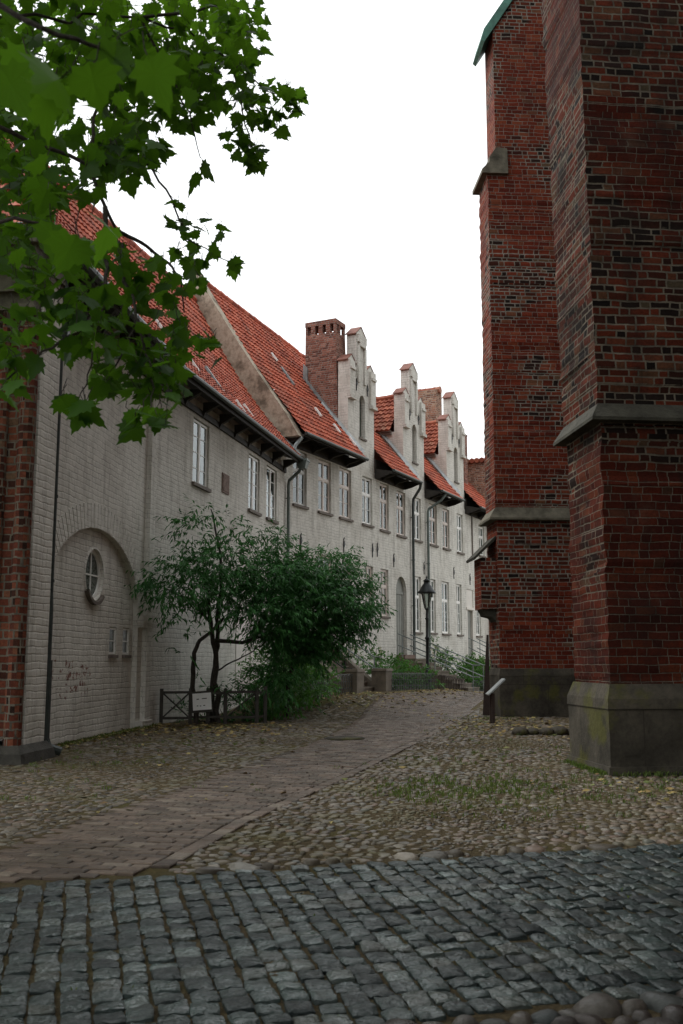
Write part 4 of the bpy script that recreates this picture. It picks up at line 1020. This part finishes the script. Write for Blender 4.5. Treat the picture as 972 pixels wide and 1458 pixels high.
# ------------------------------------------------------------------ the church
CL = (7.0, 17.0, 0.0)
church = empty('brick_church', 'huge dark red brick church side with stepped buttresses on stone plinths', 'church', CL)
def bxf(cx, cy, ang): return Matrix.Translation((-CL[0], -CL[1], 0)) @ Matrix.Translation((cx, cy, 0)) @ Matrix.Rotation(R(ang), 4, 'Z')
X1 = bxf(3.06, 11.61, 5.5)
b = MB(X1); D = 6.0
b.rough_box(0.05, D, 0.05, 1.30, 1.0, 4.2); b.rough_box(0.02, D, 0.03, 1.33, 4.2, 24, x0t=-0.14, y1t=1.86)
but1 = b.build('buttress', M['church'], church); but1['label'] = 'near buttress with dark sooty brick and mossy stone plinth'
p = MB(X1); p.frustum((-0.05,D,-0.05,1.50),(-0.03,D,-0.04,1.48),-0.1,0.10); p.rough_box(0.0,D,0.0,1.44,0.10,0.74,0.3,0.004); p.frustum((-0.015,D,-0.015,1.45),(-0.01,D,-0.01,1.445),0.742,0.86); p.frustum((-0.01,D,-0.01,1.44),(0.04,D,0.04,1.34),0.86,1.03)
m = NT('mossy_plinth_stone'); co = m.n('ShaderNodeTexCoord').outputs['Object']
uvn = m.n('ShaderNodeUVMap').outputs[0]
n1, n2, n3 = m.noise(co, 2.0, 6, 0.65), m.noise(co, 18, 6, 0.7), m.noise(co, 1.4, 4, 0.6)
c = m.ramp(n1, [(0.3,(0.028,0.025,0.019)),(0.5,(0.06,0.053,0.041)),(0.7,(0.10,0.087,0.066))])
c = m.mix(m.rng(n3, 0.53, 0.62, 0, 0.65), c, (0.085,0.085,0.014))
c = m.mix(0.7, c, m.ramp(n2, [(0.25,(0.5,0.5,0.5)),(0.5,(1,1,1)),(0.8,(1.4,1.4,1.35))]), 'MULTIPLY')
bt = m.n('ShaderNodeTexBrick'); m.link(uvn, bt.inputs['Vector']); bt.inputs['Scale'].default_value = 1; bt.inputs['Brick Width'].default_value = 1.15; bt.inputs['Row Height'].default_value = 0.74; bt.inputs['Mortar Size'].default_value = 0.008
c = m.mix(m.math('MULTIPLY', bt.outputs['Fac'], 0.65), c, (0.03,0.026,0.02))
M['plinth'] = m.done(c, 0.85, m.bump(m.math('SUBTRACT', m.math('ADD', n2, n1), bt.outputs['Fac']), 0.6, 0.02), 0.25)
p.build('plinth', M['plinth'], but1)
l = MB(X1); l.box(-0.09, D, -0.08, 1.45, 4.13, 4.17); l.frustum((-0.09,D,-0.08,1.45),(0.03,D,0.04,1.33),4.17,4.37); l.build('stone_ledge', M['stone'], but1)

X2 = bxf(3.67, 23.45, 4.0); D2 = 5.0; L2 = 1.1
b = MB(X2)
b.rough_box(0.03, D2, 0.03, L2-0.03, 1.1, 4.65); b.rough_box(0.0, D2, 0.02, L2-0.03, 4.65, 13.55)
b.prism([(0.22,13.5),(D2,13.5),(D2,25),(4.0,23.3),(0.22,17.6)], 0.05, L2-0.12)
but2 = b.build('buttress', M['church_far'], church); but2['label'] = 'far buttress patched with smooth red brick, with a green copper cap'
p = MB(X2); p.rough_box(0.0,D2,0.0,L2,-0.1,0.94,0.3,0.004); p.frustum((-0.01,D2,-0.01,L2+0.01),(0.03,D2,0.03,L2-0.02),0.942,1.11); p.build('plinth', M['plinth'], but2)
l = MB(X2); l.box(-0.17, D2, -0.12, L2+0.10, 4.60, 4.65); l.frustum((-0.17,D2,-0.12,L2+0.10),(0.02,D2,0.03,L2-0.05),4.65,4.93); l.build('stone_ledge', M['stone_pale'], but2)
l = MB(X2)
for k in range(2):
    e = 0.10*k; l.prism([(-0.16+0.2*k,13.36+0.30*k),(0.5,13.36+0.30*k),(0.5,13.75+0.30*k),(0.22,13.85+0.22*k),(-0.16+0.2*k,13.46+0.34*k)], -0.08+0.04*k, L2+0.05)
l.build('weathering_slab', M['stone_pale'], but2)
l = MB(X2); l.prism([(-0.10,17.02),(-0.02,16.95),(4.0,23.35),(4.0,23.6),(-0.02,17.32)], -0.03, L2-0.04); l.build('copper_cap', M['copper'], but2)
sh = MB(X2)                                           # little brick housing on the end of the far buttress
sh.box(-0.34, 0.025, 0.22, 0.98, 2.5, 3.72)
hs_ = sh.build('brick_housing', M['church_far'], but2)
r_ = MB(X2); r_.prism([(-0.50,3.66),(0.02,4.16),(0.02,4.24),(-0.52,3.72)], 0.12, 1.10); r_.build('roof_slab', M['stone'], hs_); r_ = MB(X2); r_.prism([(-0.30,2.5),(-0.22,2.34),(-0.05,2.30),(0.02,2.2),(0.02,2.5)], 0.3, 0.9); r_.build('corbel', M['stone'], hs_)
wl = MB(Matrix.Translation((-CL[0], -CL[1], 0))); wl.box(8.2, 20, -14, 27.5, 0, 22); wl.build('wall', M['church'], church)  # unseen wall, built to block sky light, cut short for the far houses
X0 = bxf(2.2, -2.2, 5.5); b = MB(X0); b.box(0.05, 6, 0.05, 1.3, 1.0, 24); shade_but = b.build('buttress', M['church'], church); p = MB(X0); p.box(0,6,0,1.44,-0.1,0.995); p.build('plinth', M['plinth'], shade_but)  # unseen buttress behind the camera, added to darken front faces and foreground
brd = MB(); brd.prism([(-0.13,0),(0.05,0),(0.05,1.9),(0.0,1.9)], 0, 0.05); o = brd.build('leaning_board', M['rust'], None, (3.47, 24.0, 0)); o.rotation_euler = (0,0,R(-8))
tag(o, 'narrow dark rusty board leaning on the end of the far buttress', 'board')

# ------------------------------------------------------------------ street things
lp = empty('street_lamp', 'black iron lantern lamp post with a conical hood in front of the row houses', 'street lamp', (3.12, 36.5, gz(3.12, 36.5)))
q = MB(); q.lathe([(0.17,-0.05),(0.17,0.12),(0.13,0.16),(0.12,0.62),(0.145,0.66),(0.10,0.72),(0.062,0.80),(0.055,1.9),(0.085,1.95),(0.085,2.0),(0.05,2.04),(0.042,2.62),(0.08,2.68),(0.05,2.72),(0.04,2.98),(0.075,3.02),(0.085,3.06)], 14); q.build('post', M['iron'], lp, shade=True)
q = MB()
for k in range(6):
    t = 2*math.pi*k/6; q.tube([(0.085*math.cos(t),0.085*math.sin(t),3.06),(0.20*math.cos(t),0.20*math.sin(t),3.62)], 0.012, 6)
lt = q.build('lantern_frame', M['iron'], lp)
q = MB(); q.lathe([(0.075,3.07),(0.19,3.62)], 6); gl = q.build('lantern_glass', M['glass'], lp)
q = MB(); q.lathe([(0.33,3.60),(0.34,3.63),(0.28,3.70),(0.19,3.86),(0.12,3.95),(0.10,3.97),(0.10,4.04),(0.14,4.05),(0.06,4.12),(0.025,4.15),(0.035,4.19),(0.005,4.26)], 18); q.build('hood', M['iron'], lp, shade=True)

ip = empty('information_stand', 'small slanted metal information stand beside the far buttress plinth', 'info stand', (3.13, 20.9, 0))
q = MB(); q.box(-0.03,0.03,-0.02,0.02,-0.05,0.62); q.box(-0.03,0.03,0.28,0.32,-0.05,0.62); q.build('post', M['rust'], ip)
q = MB(); q.prism([(-0.10,0.58),(0.25,0.90),(0.235,0.925),(-0.115,0.605)], -0.12, 0.30); q.build('panel', M['lead'], ip)

def rock(name, label, x, y, z, s, mat, group):
    r_ = MB(); sx, sy, sz = s; n = 9; sd_ = random.uniform(0,50); rings = []
    for j in range(1, 6):
        ph_ = math.pi*j/6; rings.append([r_.vert((sx*math.sin(ph_)*math.cos(2*math.pi*k/n)*(1+0.3*noise.noise(Vector((k*0.7+sd_,j,0)))), sy*math.sin(ph_)*math.sin(2*math.pi*k/n)*(1+0.3*noise.noise(Vector((k*0.7,j+sd_,3)))), sz*0.7-sz*math.cos(ph_))) for k in range(n)])
    for a_, b_ in zip(rings[:-1], rings[1:]):
        for k in range(n): r_.f.append([a_[k], a_[(k+1)%n], b_[(k+1)%n], b_[k]]); r_.r.append(0)
    r_.f.append(rings[-1]); r_.r.append(0); r_.f.append(rings[0][::-1]); r_.r.append(0)
    o = r_.build(name, mat, None, (x, y, z), shade=True); return tag(o, label, 'stone', group)
for k, (dx, dy, s_) in enumerate(((-0.36,0,0.13),(-0.12,0.08,0.11),(0.1,-0.05,0.12),(0.33,0.03,0.14),(0.52,0.1,0.10),(0.2,0.18,0.1))):
    rock('loose_stone', 'rough brown stone in the small heap on the cobbles between the two buttresses', 3.5+dx, 17.9+dy, 0.0, (s_*1.2, s_, s_*0.65), M['plinth'], 'loose stones between the buttresses')
mh = MB(); mh.lathe([(0.34,-0.02),(0.34,0.028),(0.33,0.030)], 28); mh.lathe([(0.30,0.031),(0.30,0.036)], 28); o = mh.build('manhole_cover', M['plinth'], None, (0.05,16.9,0)); tag(o, 'round flat manhole cover set in the brick path', 'manhole cover')

# fence round the planting
def seg_xf(p0, p1):
    v_ = Vector((p1[0]-p0[0], p1[1]-p0[1], 0)); return v_.length, math.atan2(v_.y, v_.x)
P0, P1 = (-3.72, 20.75), (-1.58, 21.25)
Lf, rz = seg_xf(P0, P1)
gf = empty('garden_fence', 'low weathered wooden fence with crossed rails around the big shrub', 'fence', (*P0, 0), rz)
posts = [0.03, 0.62, 0.98, 1.34, 2.0, Lf-0.02]
for x in posts: q = MB(); q.box(x-0.035, x+0.035, -0.035, 0.035, -0.05, 0.74+random.uniform(-.03,.03)); q.build('post', M['fence'], gf)
for a, b in ((0.03,0.62),(1.34,2.0)):
    q = MB(); q.box(a+0.036,b-0.036,-0.02,0.02,0.62,0.67); q.box(a+0.036,b-0.036,-0.02,0.02,0.10,0.15)
    q.tube([(a+0.04,-0.01,0.15),(b-0.04,-0.01,0.62)], 0.018, 6); q.tube([(a+0.04,0.012,0.62),(b-0.04,0.012,0.15)], 0.018, 6); q.build('crossed_panel', M['fence'], gf)
for a, b in ((0.62,0.98),(0.98,1.34),(2.0,Lf-0.02)):
    q = MB(); q.box(a+0.036,b-0.036,-0.02,0.02,0.60,0.65); q.build('rail', M['fence'], gf); q = MB(); q.box(a+0.036,b-0.036,-0.02,0.02,0.12,0.16); q.build('rail', M['fence'], gf)
nb = empty('notice_sign', 'small white notice board with faint print hung on the wooden fence', 'sign', (-2.86, 20.84, 0.27), rz)
nb.rotation_euler = (0, R(-4), rz)
q = MB(); q.box(-0.21,0.21,-0.02,0.0,-0.03,0.40); q.build('backing', M['fence'], nb)
q = MB(); q.box(-0.19,0.19,-0.032,-0.021,0.02,0.36); bd = q.build('board', M['white_board'], nb)
q = MB()
for (x0, x1, z) in ((-0.11,-0.06,0.235),(0.0,0.10,0.24),(-0.11,-0.08,0.10),(-0.05,-0.02,0.095),(0.02,0.06,0.10)): q.box(x0,x1,-0.0345,-0.0325,z,z+0.018)
q.build('print', M['ink'], bd)
def hoop_fence(p0, p1, label, h=0.52, lean=0.0, mat='hoop'):
    L_, rz = seg_xf(p0, p1); z0 = gz(*p0); z1 = gz(*p1)
    t = empty('hoop_fence', label, 'fence', (*p0, z0), rz, 'low hoop fences along the planting')
    sl = (z1-z0)/L_; n = max(2, int(L_/0.14))
    for k in range(n):
        x = k*L_/n; q = MB(); w_ = 0.30; zz = sl*x
        pts = [(x, 0.006*(k%2), zz-0.05), (x+0.01, 0.006*(k%2)+lean*0.6, zz+h*0.7)]+[(x+w_/2-w_/2*math.cos(math.pi*j/6)*0.95, 0.006*(k%2)+lean, zz+h*0.75+h*0.25*math.sin(math.pi*j/6)) for j in range(1,6)]+[(x+w_-0.01, 0.006*(k%2)+lean*0.6, zz+h*0.7), (x+w_, 0.006*(k%2), zz-0.05)]
        q.tube(pts, 0.011, 5); q.build('hoop', M[mat], t)
    q = MB(); q.tube([(0,0.02,0.16),(L_+0.1,0.02,0.16+z1-z0)], 0.010, 5); q.build('rail', M[mat], t); q = MB(); q.tube([(0,0.02+lean*0.5,h*0.62),(L_+0.1,0.02+lean*0.5,h*0.62+z1-z0)], 0.010, 5); q.build('rail', M[mat], t)
hoop_fence((-1.05,25.4), (-0.35,27.3), 'low hoop fence leaning out from under the big shrub', 0.58, 0.10)
hoop_fence(hw(-10.3,2.35), hw(-9.0,2.3), 'short hoop fence left of the pillared staircase', 0.55)
hoop_fence(hw(-6.7,2.5), hw(-3.2,2.55), 'long hoop fence holding green plants left of the street lamp', 0.55)
hoop_fence(hw(-3.0,2.6), hw(-0.9,2.75), 'dark brown hoop fence at the foot of the street lamp', 0.52, 0, 'rust')
hoop_fence(hw(0.8,2.5), hw(4.2,2.7), 'hoop fence right of the staircase with the steel handrails', 0.55)

# ------------------------------------------------------------------ foliage
def at(px, py, Y):                                    # direction of a sight line at distance Y, used to plan the limbs
    u = (px-486)/1417.5; v = -(py-729)/1417.5; c_, s_ = math.cos(PITCH), math.sin(PITCH)
    t = Y/(c_-v*s_); return Vector((u*t, Y, CAM_H+(s_+v*c_)*t))
def lance(mb, p, d, nrm, ln, w_, rv):
    d = d.normalized(); s_ = d.cross(nrm)
    if s_.length < 1e-3: return
    s_.normalize(); n_ = s_.cross(d)
    a = mb.vert(p); b1 = mb.vert(p+d*ln*0.4+s_*w_*0.5+n_*w_*0.15); b2 = mb.vert(p+d*ln*0.4-s_*w_*0.5+n_*w_*0.15); c_ = mb.vert(p+d*ln*0.45); e = mb.vert(p+d*ln-n_*ln*0.12)
    mb.f.append([a, b1, e, c_]); mb.f.append([a, c_, e, b2]); mb.r += [rv, rv]
def clump(mb, c, r, n, ln, w_, droop=0.6, flat=0.75):
    tw = max(1, n//11)
    for _ in range(tw):
        o = Vector((random.gauss(0,1), random.gauss(0,1), random.gauss(0,1))); o = o.normalized()*r*(random.random()**0.45); o.z *= flat
        out = (o.normalized()+Vector((random.gauss(0,.4),random.gauss(0,.4),random.gauss(0.1,.35)))).normalized()
        rv0 = random.random()*0.7; L_ = ln*random.uniform(2.2,3.6)
        for k in range(11):
            p = c+o+out*(L_*k/11)-Vector((0,0,0.06*L_*(k/11)**2*3))
            sd_ = Vector((random.gauss(0,1),random.gauss(0,1),random.gauss(0,.5))); d = (out*0.7+sd_*0.55+Vector((0,0,-droop))).normalized()
            lance(mb, p, d, Vector((random.gauss(0,.5),random.gauss(0,.5),1)), ln*random.uniform(0.7,1.2), w_*random.uniform(0.8,1.2), min(1, rv0+random.random()*0.35))
def limb(mb, pts, r0, r1, n=8):
    pts = [Vector(p) for p in pts]; out = []
    for a, b in zip(pts[:-1], pts[1:]):
        for k in range(4): out.append(a.lerp(b, k/4)+Vector((random.gauss(0,1),random.gauss(0,1),random.gauss(0,1)))*0.05*(b-a).length*(0.4 if k else 0))
    out.append(pts[-1]); m_ = len(out)
    mb.tube(out, [r0+(r1-r0)*k/(m_-1) for k in range(m_)], n)

# big evergreen shrub against the hall
sY = lambda px: 19.4+(px-230)*0.0165
base = at(300, 1000, 21.3); base.z = 0
big = empty('evergreen_shrub', 'big dark evergreen shrub with long narrow leaves and curved bare stems before the hall', 'shrub', (base.x, base.y, 0))
OFF = Matrix.Translation((-base.x, -base.y, 0))
lv = MB(OFF)
CL_ = [(222,822,26,.9),(232,850,26,.8),(262,800,34,1),(300,800,46,1),(262,835,38,1),(300,842,46,1.1),(342,812,50,1.1),(345,858,44,1.1),(385,822,50,1.2),(390,868,46,1.2),(245,880,20,.5),(275,760,26,.7),(262,738,14,.5),(300,735,16,.5),(285,722,10,.4),(325,745,16,.6),(340,765,20,.6),(365,752,14,.6),(385,772,24,.7),(400,790,26,.9),(315,775,24,.6),
 (425,812,38,1.1),(430,850,52,1.3),(470,822,42,1.1),(475,862,50,1.3),(505,830,28,1),(515,862,24,1),(500,890,30,1.1),(440,900,46,1.3),(480,905,30,1.1),(405,905,38,1.2),(455,790,20,.6),(480,795,16,.6),(500,792,12,.5),(525,800,8,.3),(522,838,12,.5),(420,930,34,1),(450,930,26,1),(385,900,30,.9),(262,900,12,.25),(270,930,12,.2),(330,985,18,.3),(350,975,14,.3),(385,975,28,.7),(400,955,30,.8)]
for (px, py, r, wt_) in CL_:
    Y = sY(px)+random.uniform(-0.25,0.25); c = at(px, py, Y); rr = r/1417*Y
    dn = 1800 if px < 375 else 3400
    clump(lv, c, rr, int(dn*rr*rr*wt_)+(44 if wt_ > 0.65 else 22), 0.15, 0.038, 0.55, 0.5)
big_l = lv.build('foliage', M['laurel_leaf'], big, rnd=True)
tr = MB(OFF)
def pts_at(lst): return [at(px, py, Y) for px, py, Y in lst]
b_ = lambda px, Y: Vector((at(px,1000,Y).x, Y, -0.05))
limb(tr, [b_(279,20.9)]+pts_at([(275,960,20.9),(276,930,20.8),(284,912,20.8),(300,900,20.9),(318,880,21)]), 0.055, 0.03)
limb(tr, [b_(311,21.3)]+pts_at([(308,950,21.3),(303,915,21.2),(300,885,21.2),(296,850,21),(288,815,20.6)]), 0.065, 0.03)
limb(tr, [b_(303,21.5)]+pts_at([(304,960,21.5),(310,920,21.4),(308,880,21.3),(315,830,21.2),(312,780,21),(305,745,20.9),(300,725,20.8)]), 0.06, 0.012)
limb(tr, pts_at([(306,912,21.3),(345,915,21.6),(375,905,22),(410,890,22.4),(450,870,22.9)]), 0.045, 0.02)
limb(tr, pts_at([(306,958,21.35),(325,945,21.4),(352,932,21.6),(380,912,22)]), 0.02, 0.01)
limb(tr, pts_at([(298,885,21.1),(285,870,20.8),(262,850,20.2),(235,838,19.8)]), 0.03, 0.012)
limb(tr, [b_(408,23.6)]+pts_at([(412,960,23.6),(430,920,23.4),(460,880,23.4),(490,850,23.6)]), 0.06, 0.02)
limb(tr, pts_at([(470,938,23.4),(485,920,23.5),(503,900,23.7)]), 0.05, 0.025)
tr.build('stems', M['bark'], big)
def bush(name, label, cat, spots, ln, w_, mat, z=None, dens=3200, group=None, droop=0.2, flower=0):
    x0, y0 = spots[0][0], spots[0][1]; t = empty(name, label, cat, (x0, y0, gz(x0, y0)), 0, group)
    O = Matrix.Translation((-x0, -y0, -gz(x0, y0))); m_ = MB(O); s_ = MB(O); f_ = MB(O)
    for (x, y, zc, r) in spots:
        c = Vector((x, y, gz(x, y)+zc)); clump(m_, c, r, int(dens*r*r)+33, ln, w_, droop, 0.9)
        s_.tube([(x0, y0, gz(x0, y0)-0.03), (x0+(x-x0)*0.8, y0+(y-y0)*0.8, gz(x, y)+0.03), (x+random.gauss(0,.04), y+random.gauss(0,.04), gz(x, y)+zc)], [0.016, 0.014, 0.006], 5)
        for _ in range(int(flower*random.uniform(0.5,1.5))):
            o = Vector((random.gauss(0,r*.6),random.gauss(0,r*.6)-r*0.3,random.gauss(0,r*.7))); q_ = c+o; rr = random.uniform(0.03,0.055)
            for k in range(5):
                t0, t1 = 2*math.pi*k/5, 2*math.pi*(k+0.9)/5; f_.face([q_, q_+Vector((rr*math.cos(t0),-0.01,rr*math.sin(t0))), q_+Vector((rr*math.cos((t0+t1)/2)*1.2,-0.025,rr*math.sin((t0+t1)/2)*1.2)), q_+Vector((rr*math.cos(t1),-0.01,rr*math.sin(t1)))])
    m_.build('foliage', M[mat], t, rnd=True); s_.build('stems', M['bark'], t)
    if flower and f_.f: f_.build('blossoms', M['flower'], t)
    return t
bush('leafy_bush', 'low bright green bush spilling over the leaning hoop fence under the big shrub', 'bush', [(-1.15,24.2,0.55,0.55),(-1.0,25.2,0.7,0.55),(-0.75,26.0,0.5,0.5),(-1.35,23.2,0.45,0.5),(-1.5,22.6,0.3,0.4),(-0.6,27.0,0.4,0.4),(-1.8,24.6,0.9,0.6)], 0.13, 0.045, 'bush_leaf')
bush('ground_cover_shrub', 'dark low shrub behind the crossed wooden fence', 'bush', [(-2.1,21.6,0.3,0.4),(-1.9,22.2,0.5,0.5),(-2.6,21.9,0.25,0.35),(-3.2,21.4,0.2,0.25)], 0.10, 0.03, 'laurel_leaf')
def hp(s_, o_, zc, r): x, y = hw(s_, o_); return (x, y, zc, r)
bush('leafy_plant', 'bright green leafy plants behind the long hoop fence left of the lamp', 'plant', [hp(-6.0,1.7,0.5,0.5),hp(-5.2,1.8,0.6,0.5),hp(-4.4,1.7,0.5,0.5),hp(-3.6,1.9,0.45,0.4),hp(-3.0,2.2,0.35,0.35)], 0.13, 0.05, 'bush_leaf', group=None)
bush('garden_shrub', 'rounded green shrub right of the handrail staircase', 'bush', [hp(1.6,1.9,0.7,0.55),hp(2.5,2.0,0.8,0.6),hp(3.4,2.0,0.7,0.6),hp(4.4,2.0,0.6,0.55),hp(2.0,1.0,1.1,0.5)], 0.13, 0.05, 'bush_leaf')
for k, (s_, o_, hgt, lab) in enumerate(((1.2,0.8,2.0,'tall pale hollyhock nearest the handrail staircase'),(1.75,0.7,2.2,'tallest pale hollyhock growing against the wall behind the handrails'),(2.4,0.9,1.7,'shorter pale hollyhock above the rounded green shrub'),(-6.3,0.8,1.5,'pale rose climbing beside the pillared staircase'),(-5.3,0.7,1.6,'pale rose against the wall behind the leafy plants'),(-3.9,0.7,1.5,'small pale rose left of the grey arched doorway'))):
    x, y = hw(s_, o_)
    bush('hollyhock' if k < 3 else 'rose_bush', lab, 'flower', [hp(s_+random.gauss(0,.06),o_,hgt*f_,0.26*(1.1-f_*0.5)) for f_ in (0.3,0.5,0.7,0.88)], 0.10, 0.055, 'bush_leaf', flower=4, dens=1200)

# plane tree leaning in over the lane from the left
PB = (-4.6, 3.4)
pt = empty('plane_tree', 'plane tree reaching in from the upper left with hanging twigs of lobed green leaves', 'tree', (*PB, 0))
PO = Matrix.Translation((-PB[0], -PB[1], 0))
tk = MB(PO); limb(tk, [(PB[0],PB[1],-0.1),(PB[0]+0.05,PB[1],1.8),(PB[0]+0.1,PB[1]+0.05,3.4),(PB[0]+0.1,PB[1]+0.3,5.0),(PB[0]-0.2,PB[1]+0.5,7.5)], 0.30, 0.14, 14); tk.build('trunk', M['plane_bark'], pt, shade=True)
fork = Vector((PB[0]+0.1, PB[1]+0.1, 3.8)); fork2 = Vector((PB[0]+0.1, PB[1]+0.3, 4.9))
BR = [
 ([fork]+pts_at([(-120,140,4.4),(20,190,4.7),(125,235,5),(150,295,5),(165,328,5.1)]), 0.014, 0.008),
 (pts_at([(165,328,5.1),(200,345,5.2),(240,375,5.3),(258,400,5.3),(262,445,5.3)]), 0.012, 0.004),
 (pts_at([(165,328,5.1),(180,380,4.9),(193,450,4.6),(215,520,4.4),(215,585,4.2)]), 0.011, 0.003),
 (pts_at([(150,295,5),(153,380,4.6),(145,440,4.4),(110,475,4.3),(60,500,4.2),(10,540,4.1)]), 0.012, 0.004),
 ([fork2]+pts_at([(-120,20,5),(50,20,5.3),(200,25,5.8),(270,45,6.2),(330,90,6.5),(380,130,6.6),(428,142,6.6)]), 0.012, 0.003),
 (pts_at([(200,25,5.8),(300,8,6.2),(365,12,6.3)]), 0.012, 0.004),
 (pts_at([(330,90,6.5),(345,160,6.4),(362,222,6.4)]), 0.008, 0.003),
 ([fork2]+[Vector((-2.6,2.6,4.3))]+pts_at([(-60,-20,2.2),(60,40,2.2),(150,70,2.3),(190,110,2.3)]), 0.012, 0.003),
 (pts_at([(125,235,5),(205,230,5.5),(245,285,5.5),(265,340,5.6),(325,372,5.6)]), 0.009, 0.003),
 (pts_at([(200,25,5.8),(230,90,5.9),(270,160,5.9),(285,225,6)]), 0.010, 0.003),
 ([fork]+pts_at([(-80,330,3.7),(20,310,3.7),(90,330,3.8),(130,370,3.9)]), 0.012, 0.003),
 (pts_at([(145,440,4.4),(130,520,4.2),(110,575,4.1)]), 0.006, 0.002),
 (pts_at([(193,450,4.6),(165,520,4.4),(150,545,4.3)]), 0.006, 0.002),
 (pts_at([(125,235,5),(140,150,5.1),(150,80,5.3)]), 0.012, 0.004),
]
bm_ = MB(PO)
for pts, r0, r1 in BR: limb(bm_, pts, r0, r1, 7)
OUT = [(0.0,-0.08),(0.10,-0.02),(0.26,-0.10),(0.30,0.02),(0.48,0.10),(0.36,0.20),(0.50,0.42),(0.33,0.38),(0.27,0.52),(0.20,0.50),(0.15,0.72),(0.06,0.80),(0.0,1.0)]
OUT = OUT+[(-x, y) for x, y in OUT[-2:0:-1]]
def plane_leaf(mb, p, d, nrm, size, rv):
    d = d.normalized(); s_ = d.cross(nrm)
    if s_.length < 1e-3: return
    s_.normalize(); n_ = s_.cross(d); fold = random.uniform(0.1,0.5); curl = random.uniform(-0.1,0.35)
    cen = mb.vert(p+d*size*0.25); ids = []
    for x, y in OUT:
        jx, jy = x*random.uniform(0.93,1.07), y
        ids.append(mb.vert(p+s_*size*jx*1.05+d*size*jy-n_*size*(fold*abs(jx)*0.5+curl*max(0,jy)**2*0.5)))
    n = len(ids)
    for k in range(n): mb.f.append([cen, ids[k], ids[(k+1)%n]]); mb.r.append(max(0, min(1, rv+(0.05 if k % 2 else -0.05))))
    return
lf_ = MB(PO)
def leaf_at(p, size):
    az = random.uniform(0,6.28); d = Vector((math.cos(az)*0.8, math.sin(az)*0.8, random.uniform(-1.0,-0.1)))
    nrm = Vector((random.gauss(0,.5), random.gauss(0,.5), 1))
    tw_ = p+Vector((random.gauss(0,.3),random.gauss(0,.3),1)).normalized()*size*0.5
    bm_.tube([tw_, p.lerp(tw_,0.4)+Vector((random.gauss(0,.01),random.gauss(0,.01),0)), p], [0.0022,0.002,0.0018], 3, False)
    plane_leaf(lf_, p, d, nrm, size, random.random())
for (cx, cy, rx, ry, ya, yb, n, s0, s1) in (
 (90,50,130,75,5,8.5,470,.10,.16),(90,190,115,95,4.6,8,330,.10,.16),(30,285,60,85,4.2,6.5,130,.10,.16),(270,45,90,60,5.5,7.5,280,.085,.13),(350,45,30,55,6,7,50,.085,.13),
 (385,150,42,36,6.3,6.8,62,.085,.13),(350,190,30,40,6.2,6.6,34,.085,.13),(425,142,13,16,6.5,6.7,7,.10,.15),(255,130,60,50,5.5,6.8,80,.10,.15),(200,100,80,80,5,7,110,.10,.16),(310,110,45,45,5.8,6.8,76,.085,.13),(185,215,45,40,4.8,5.8,44,.10,.15),(285,240,10,8,5.9,6.0,2,.16,.19),(362,225,14,20,6.3,6.4,8,.11,.15),
 (250,320,20,40,5.4,5.8,10,.09,.13),(285,345,35,40,5.4,5.7,15,.09,.14),(262,400,32,40,5,5.5,18,.09,.14),(300,492,26,26,5,5.3,10,.10,.15),(215,410,40,50,4.5,5,24,.09,.14),(180,505,70,60,4.2,4.8,64,.09,.14),(235,545,34,34,4.2,4.7,22,.09,.14),(205,595,36,24,3.9,4.3,12,.10,.15),(110,575,30,18,3.9,4.2,6,.12,.16),(255,475,25,40,4.6,5,14,.09,.14),
 (105,450,60,50,4,4.8,52,.09,.14),(25,480,42,55,3.9,4.6,32,.09,.14),(8,540,16,22,3.8,4.2,4,.10,.14),(150,370,36,40,4.5,5.2,24,.09,.14),(330,375,12,12,5.5,5.7,3,.12,.15),(50,380,55,35,4,5,40,.10,.15),
 (175,100,50,45,2.0,2.5,3,.13,.16),(40,110,50,60,2.0,2.6,5,.14,.17),(110,330,50,35,2.8,3.3,5,.13,.17)):
    k = 0
    while k < n:
        a_, q_ = random.uniform(0,6.28), math.sqrt(random.random())
        px, py, Y = cx+rx*q_*math.cos(a_), cy+ry*q_*math.sin(a_), random.uniform(ya, yb)
        leaf_at(at(px, py, Y), random.uniform(s0, s1)*0.93); k += 1
# crown leaves added out of view, above, behind and beside the frame, for shade
k = 0
SHADE_CROWN = ((-4.6,3.6,7.0,4.6,5.0,2.6),(-7.0,9.0,8.0,3.2,4.0,3.0),(-1.0,-3.5,7.6,5.0,3.6,2.2))
while k < 6500:
    v_ = Vector((random.gauss(0,1),random.gauss(0,1),random.gauss(0,1))).normalized()*(random.random()**0.4)
    q_ = SHADE_CROWN[k % 3]; p = Vector((q_[0]+q_[3]*v_.x, q_[1]+q_[4]*v_.y, q_[2]+q_[5]*v_.z)); k += 1
    dp = p.y*math.cos(PITCH)+(p.z-CAM_H)*math.sin(PITCH)
    if dp > 0.3:
        px = 486+1417.5*p.x/dp; py = 729-1417.5*(-p.y*math.sin(PITCH)+(p.z-CAM_H)*math.cos(PITCH))/dp
        if -40 < px < 1100 and py > -60: continue
    plane_leaf(lf_, p, Vector((random.gauss(0,1),random.gauss(0,1),-0.4)), Vector((random.gauss(0,.4),random.gauss(0,.4),1)), random.uniform(0.2,0.34), random.random())
for pts, r0, r1 in (([fork2,(-5.8,5.5,6.6),(-6.8,6.6,7.4)],0.12,0.02),([fork2,(-3.2,1.6,6.4),(-2.0,0.2,7.2)],0.12,0.02),([fork2,(-5.6,6.0,7.6),(-6.8,9.0,8.4)],0.1,0.02),([fork2,(-2.6,0.2,7.0),(-0.8,-3.5,7.8)],0.12,0.02)): limb(bm_, pts, r0, r1, 8)
bm_.build('branches', M['bark'], pt); lf_.build('leaves', M['plane_leaf'], pt, rnd=True)
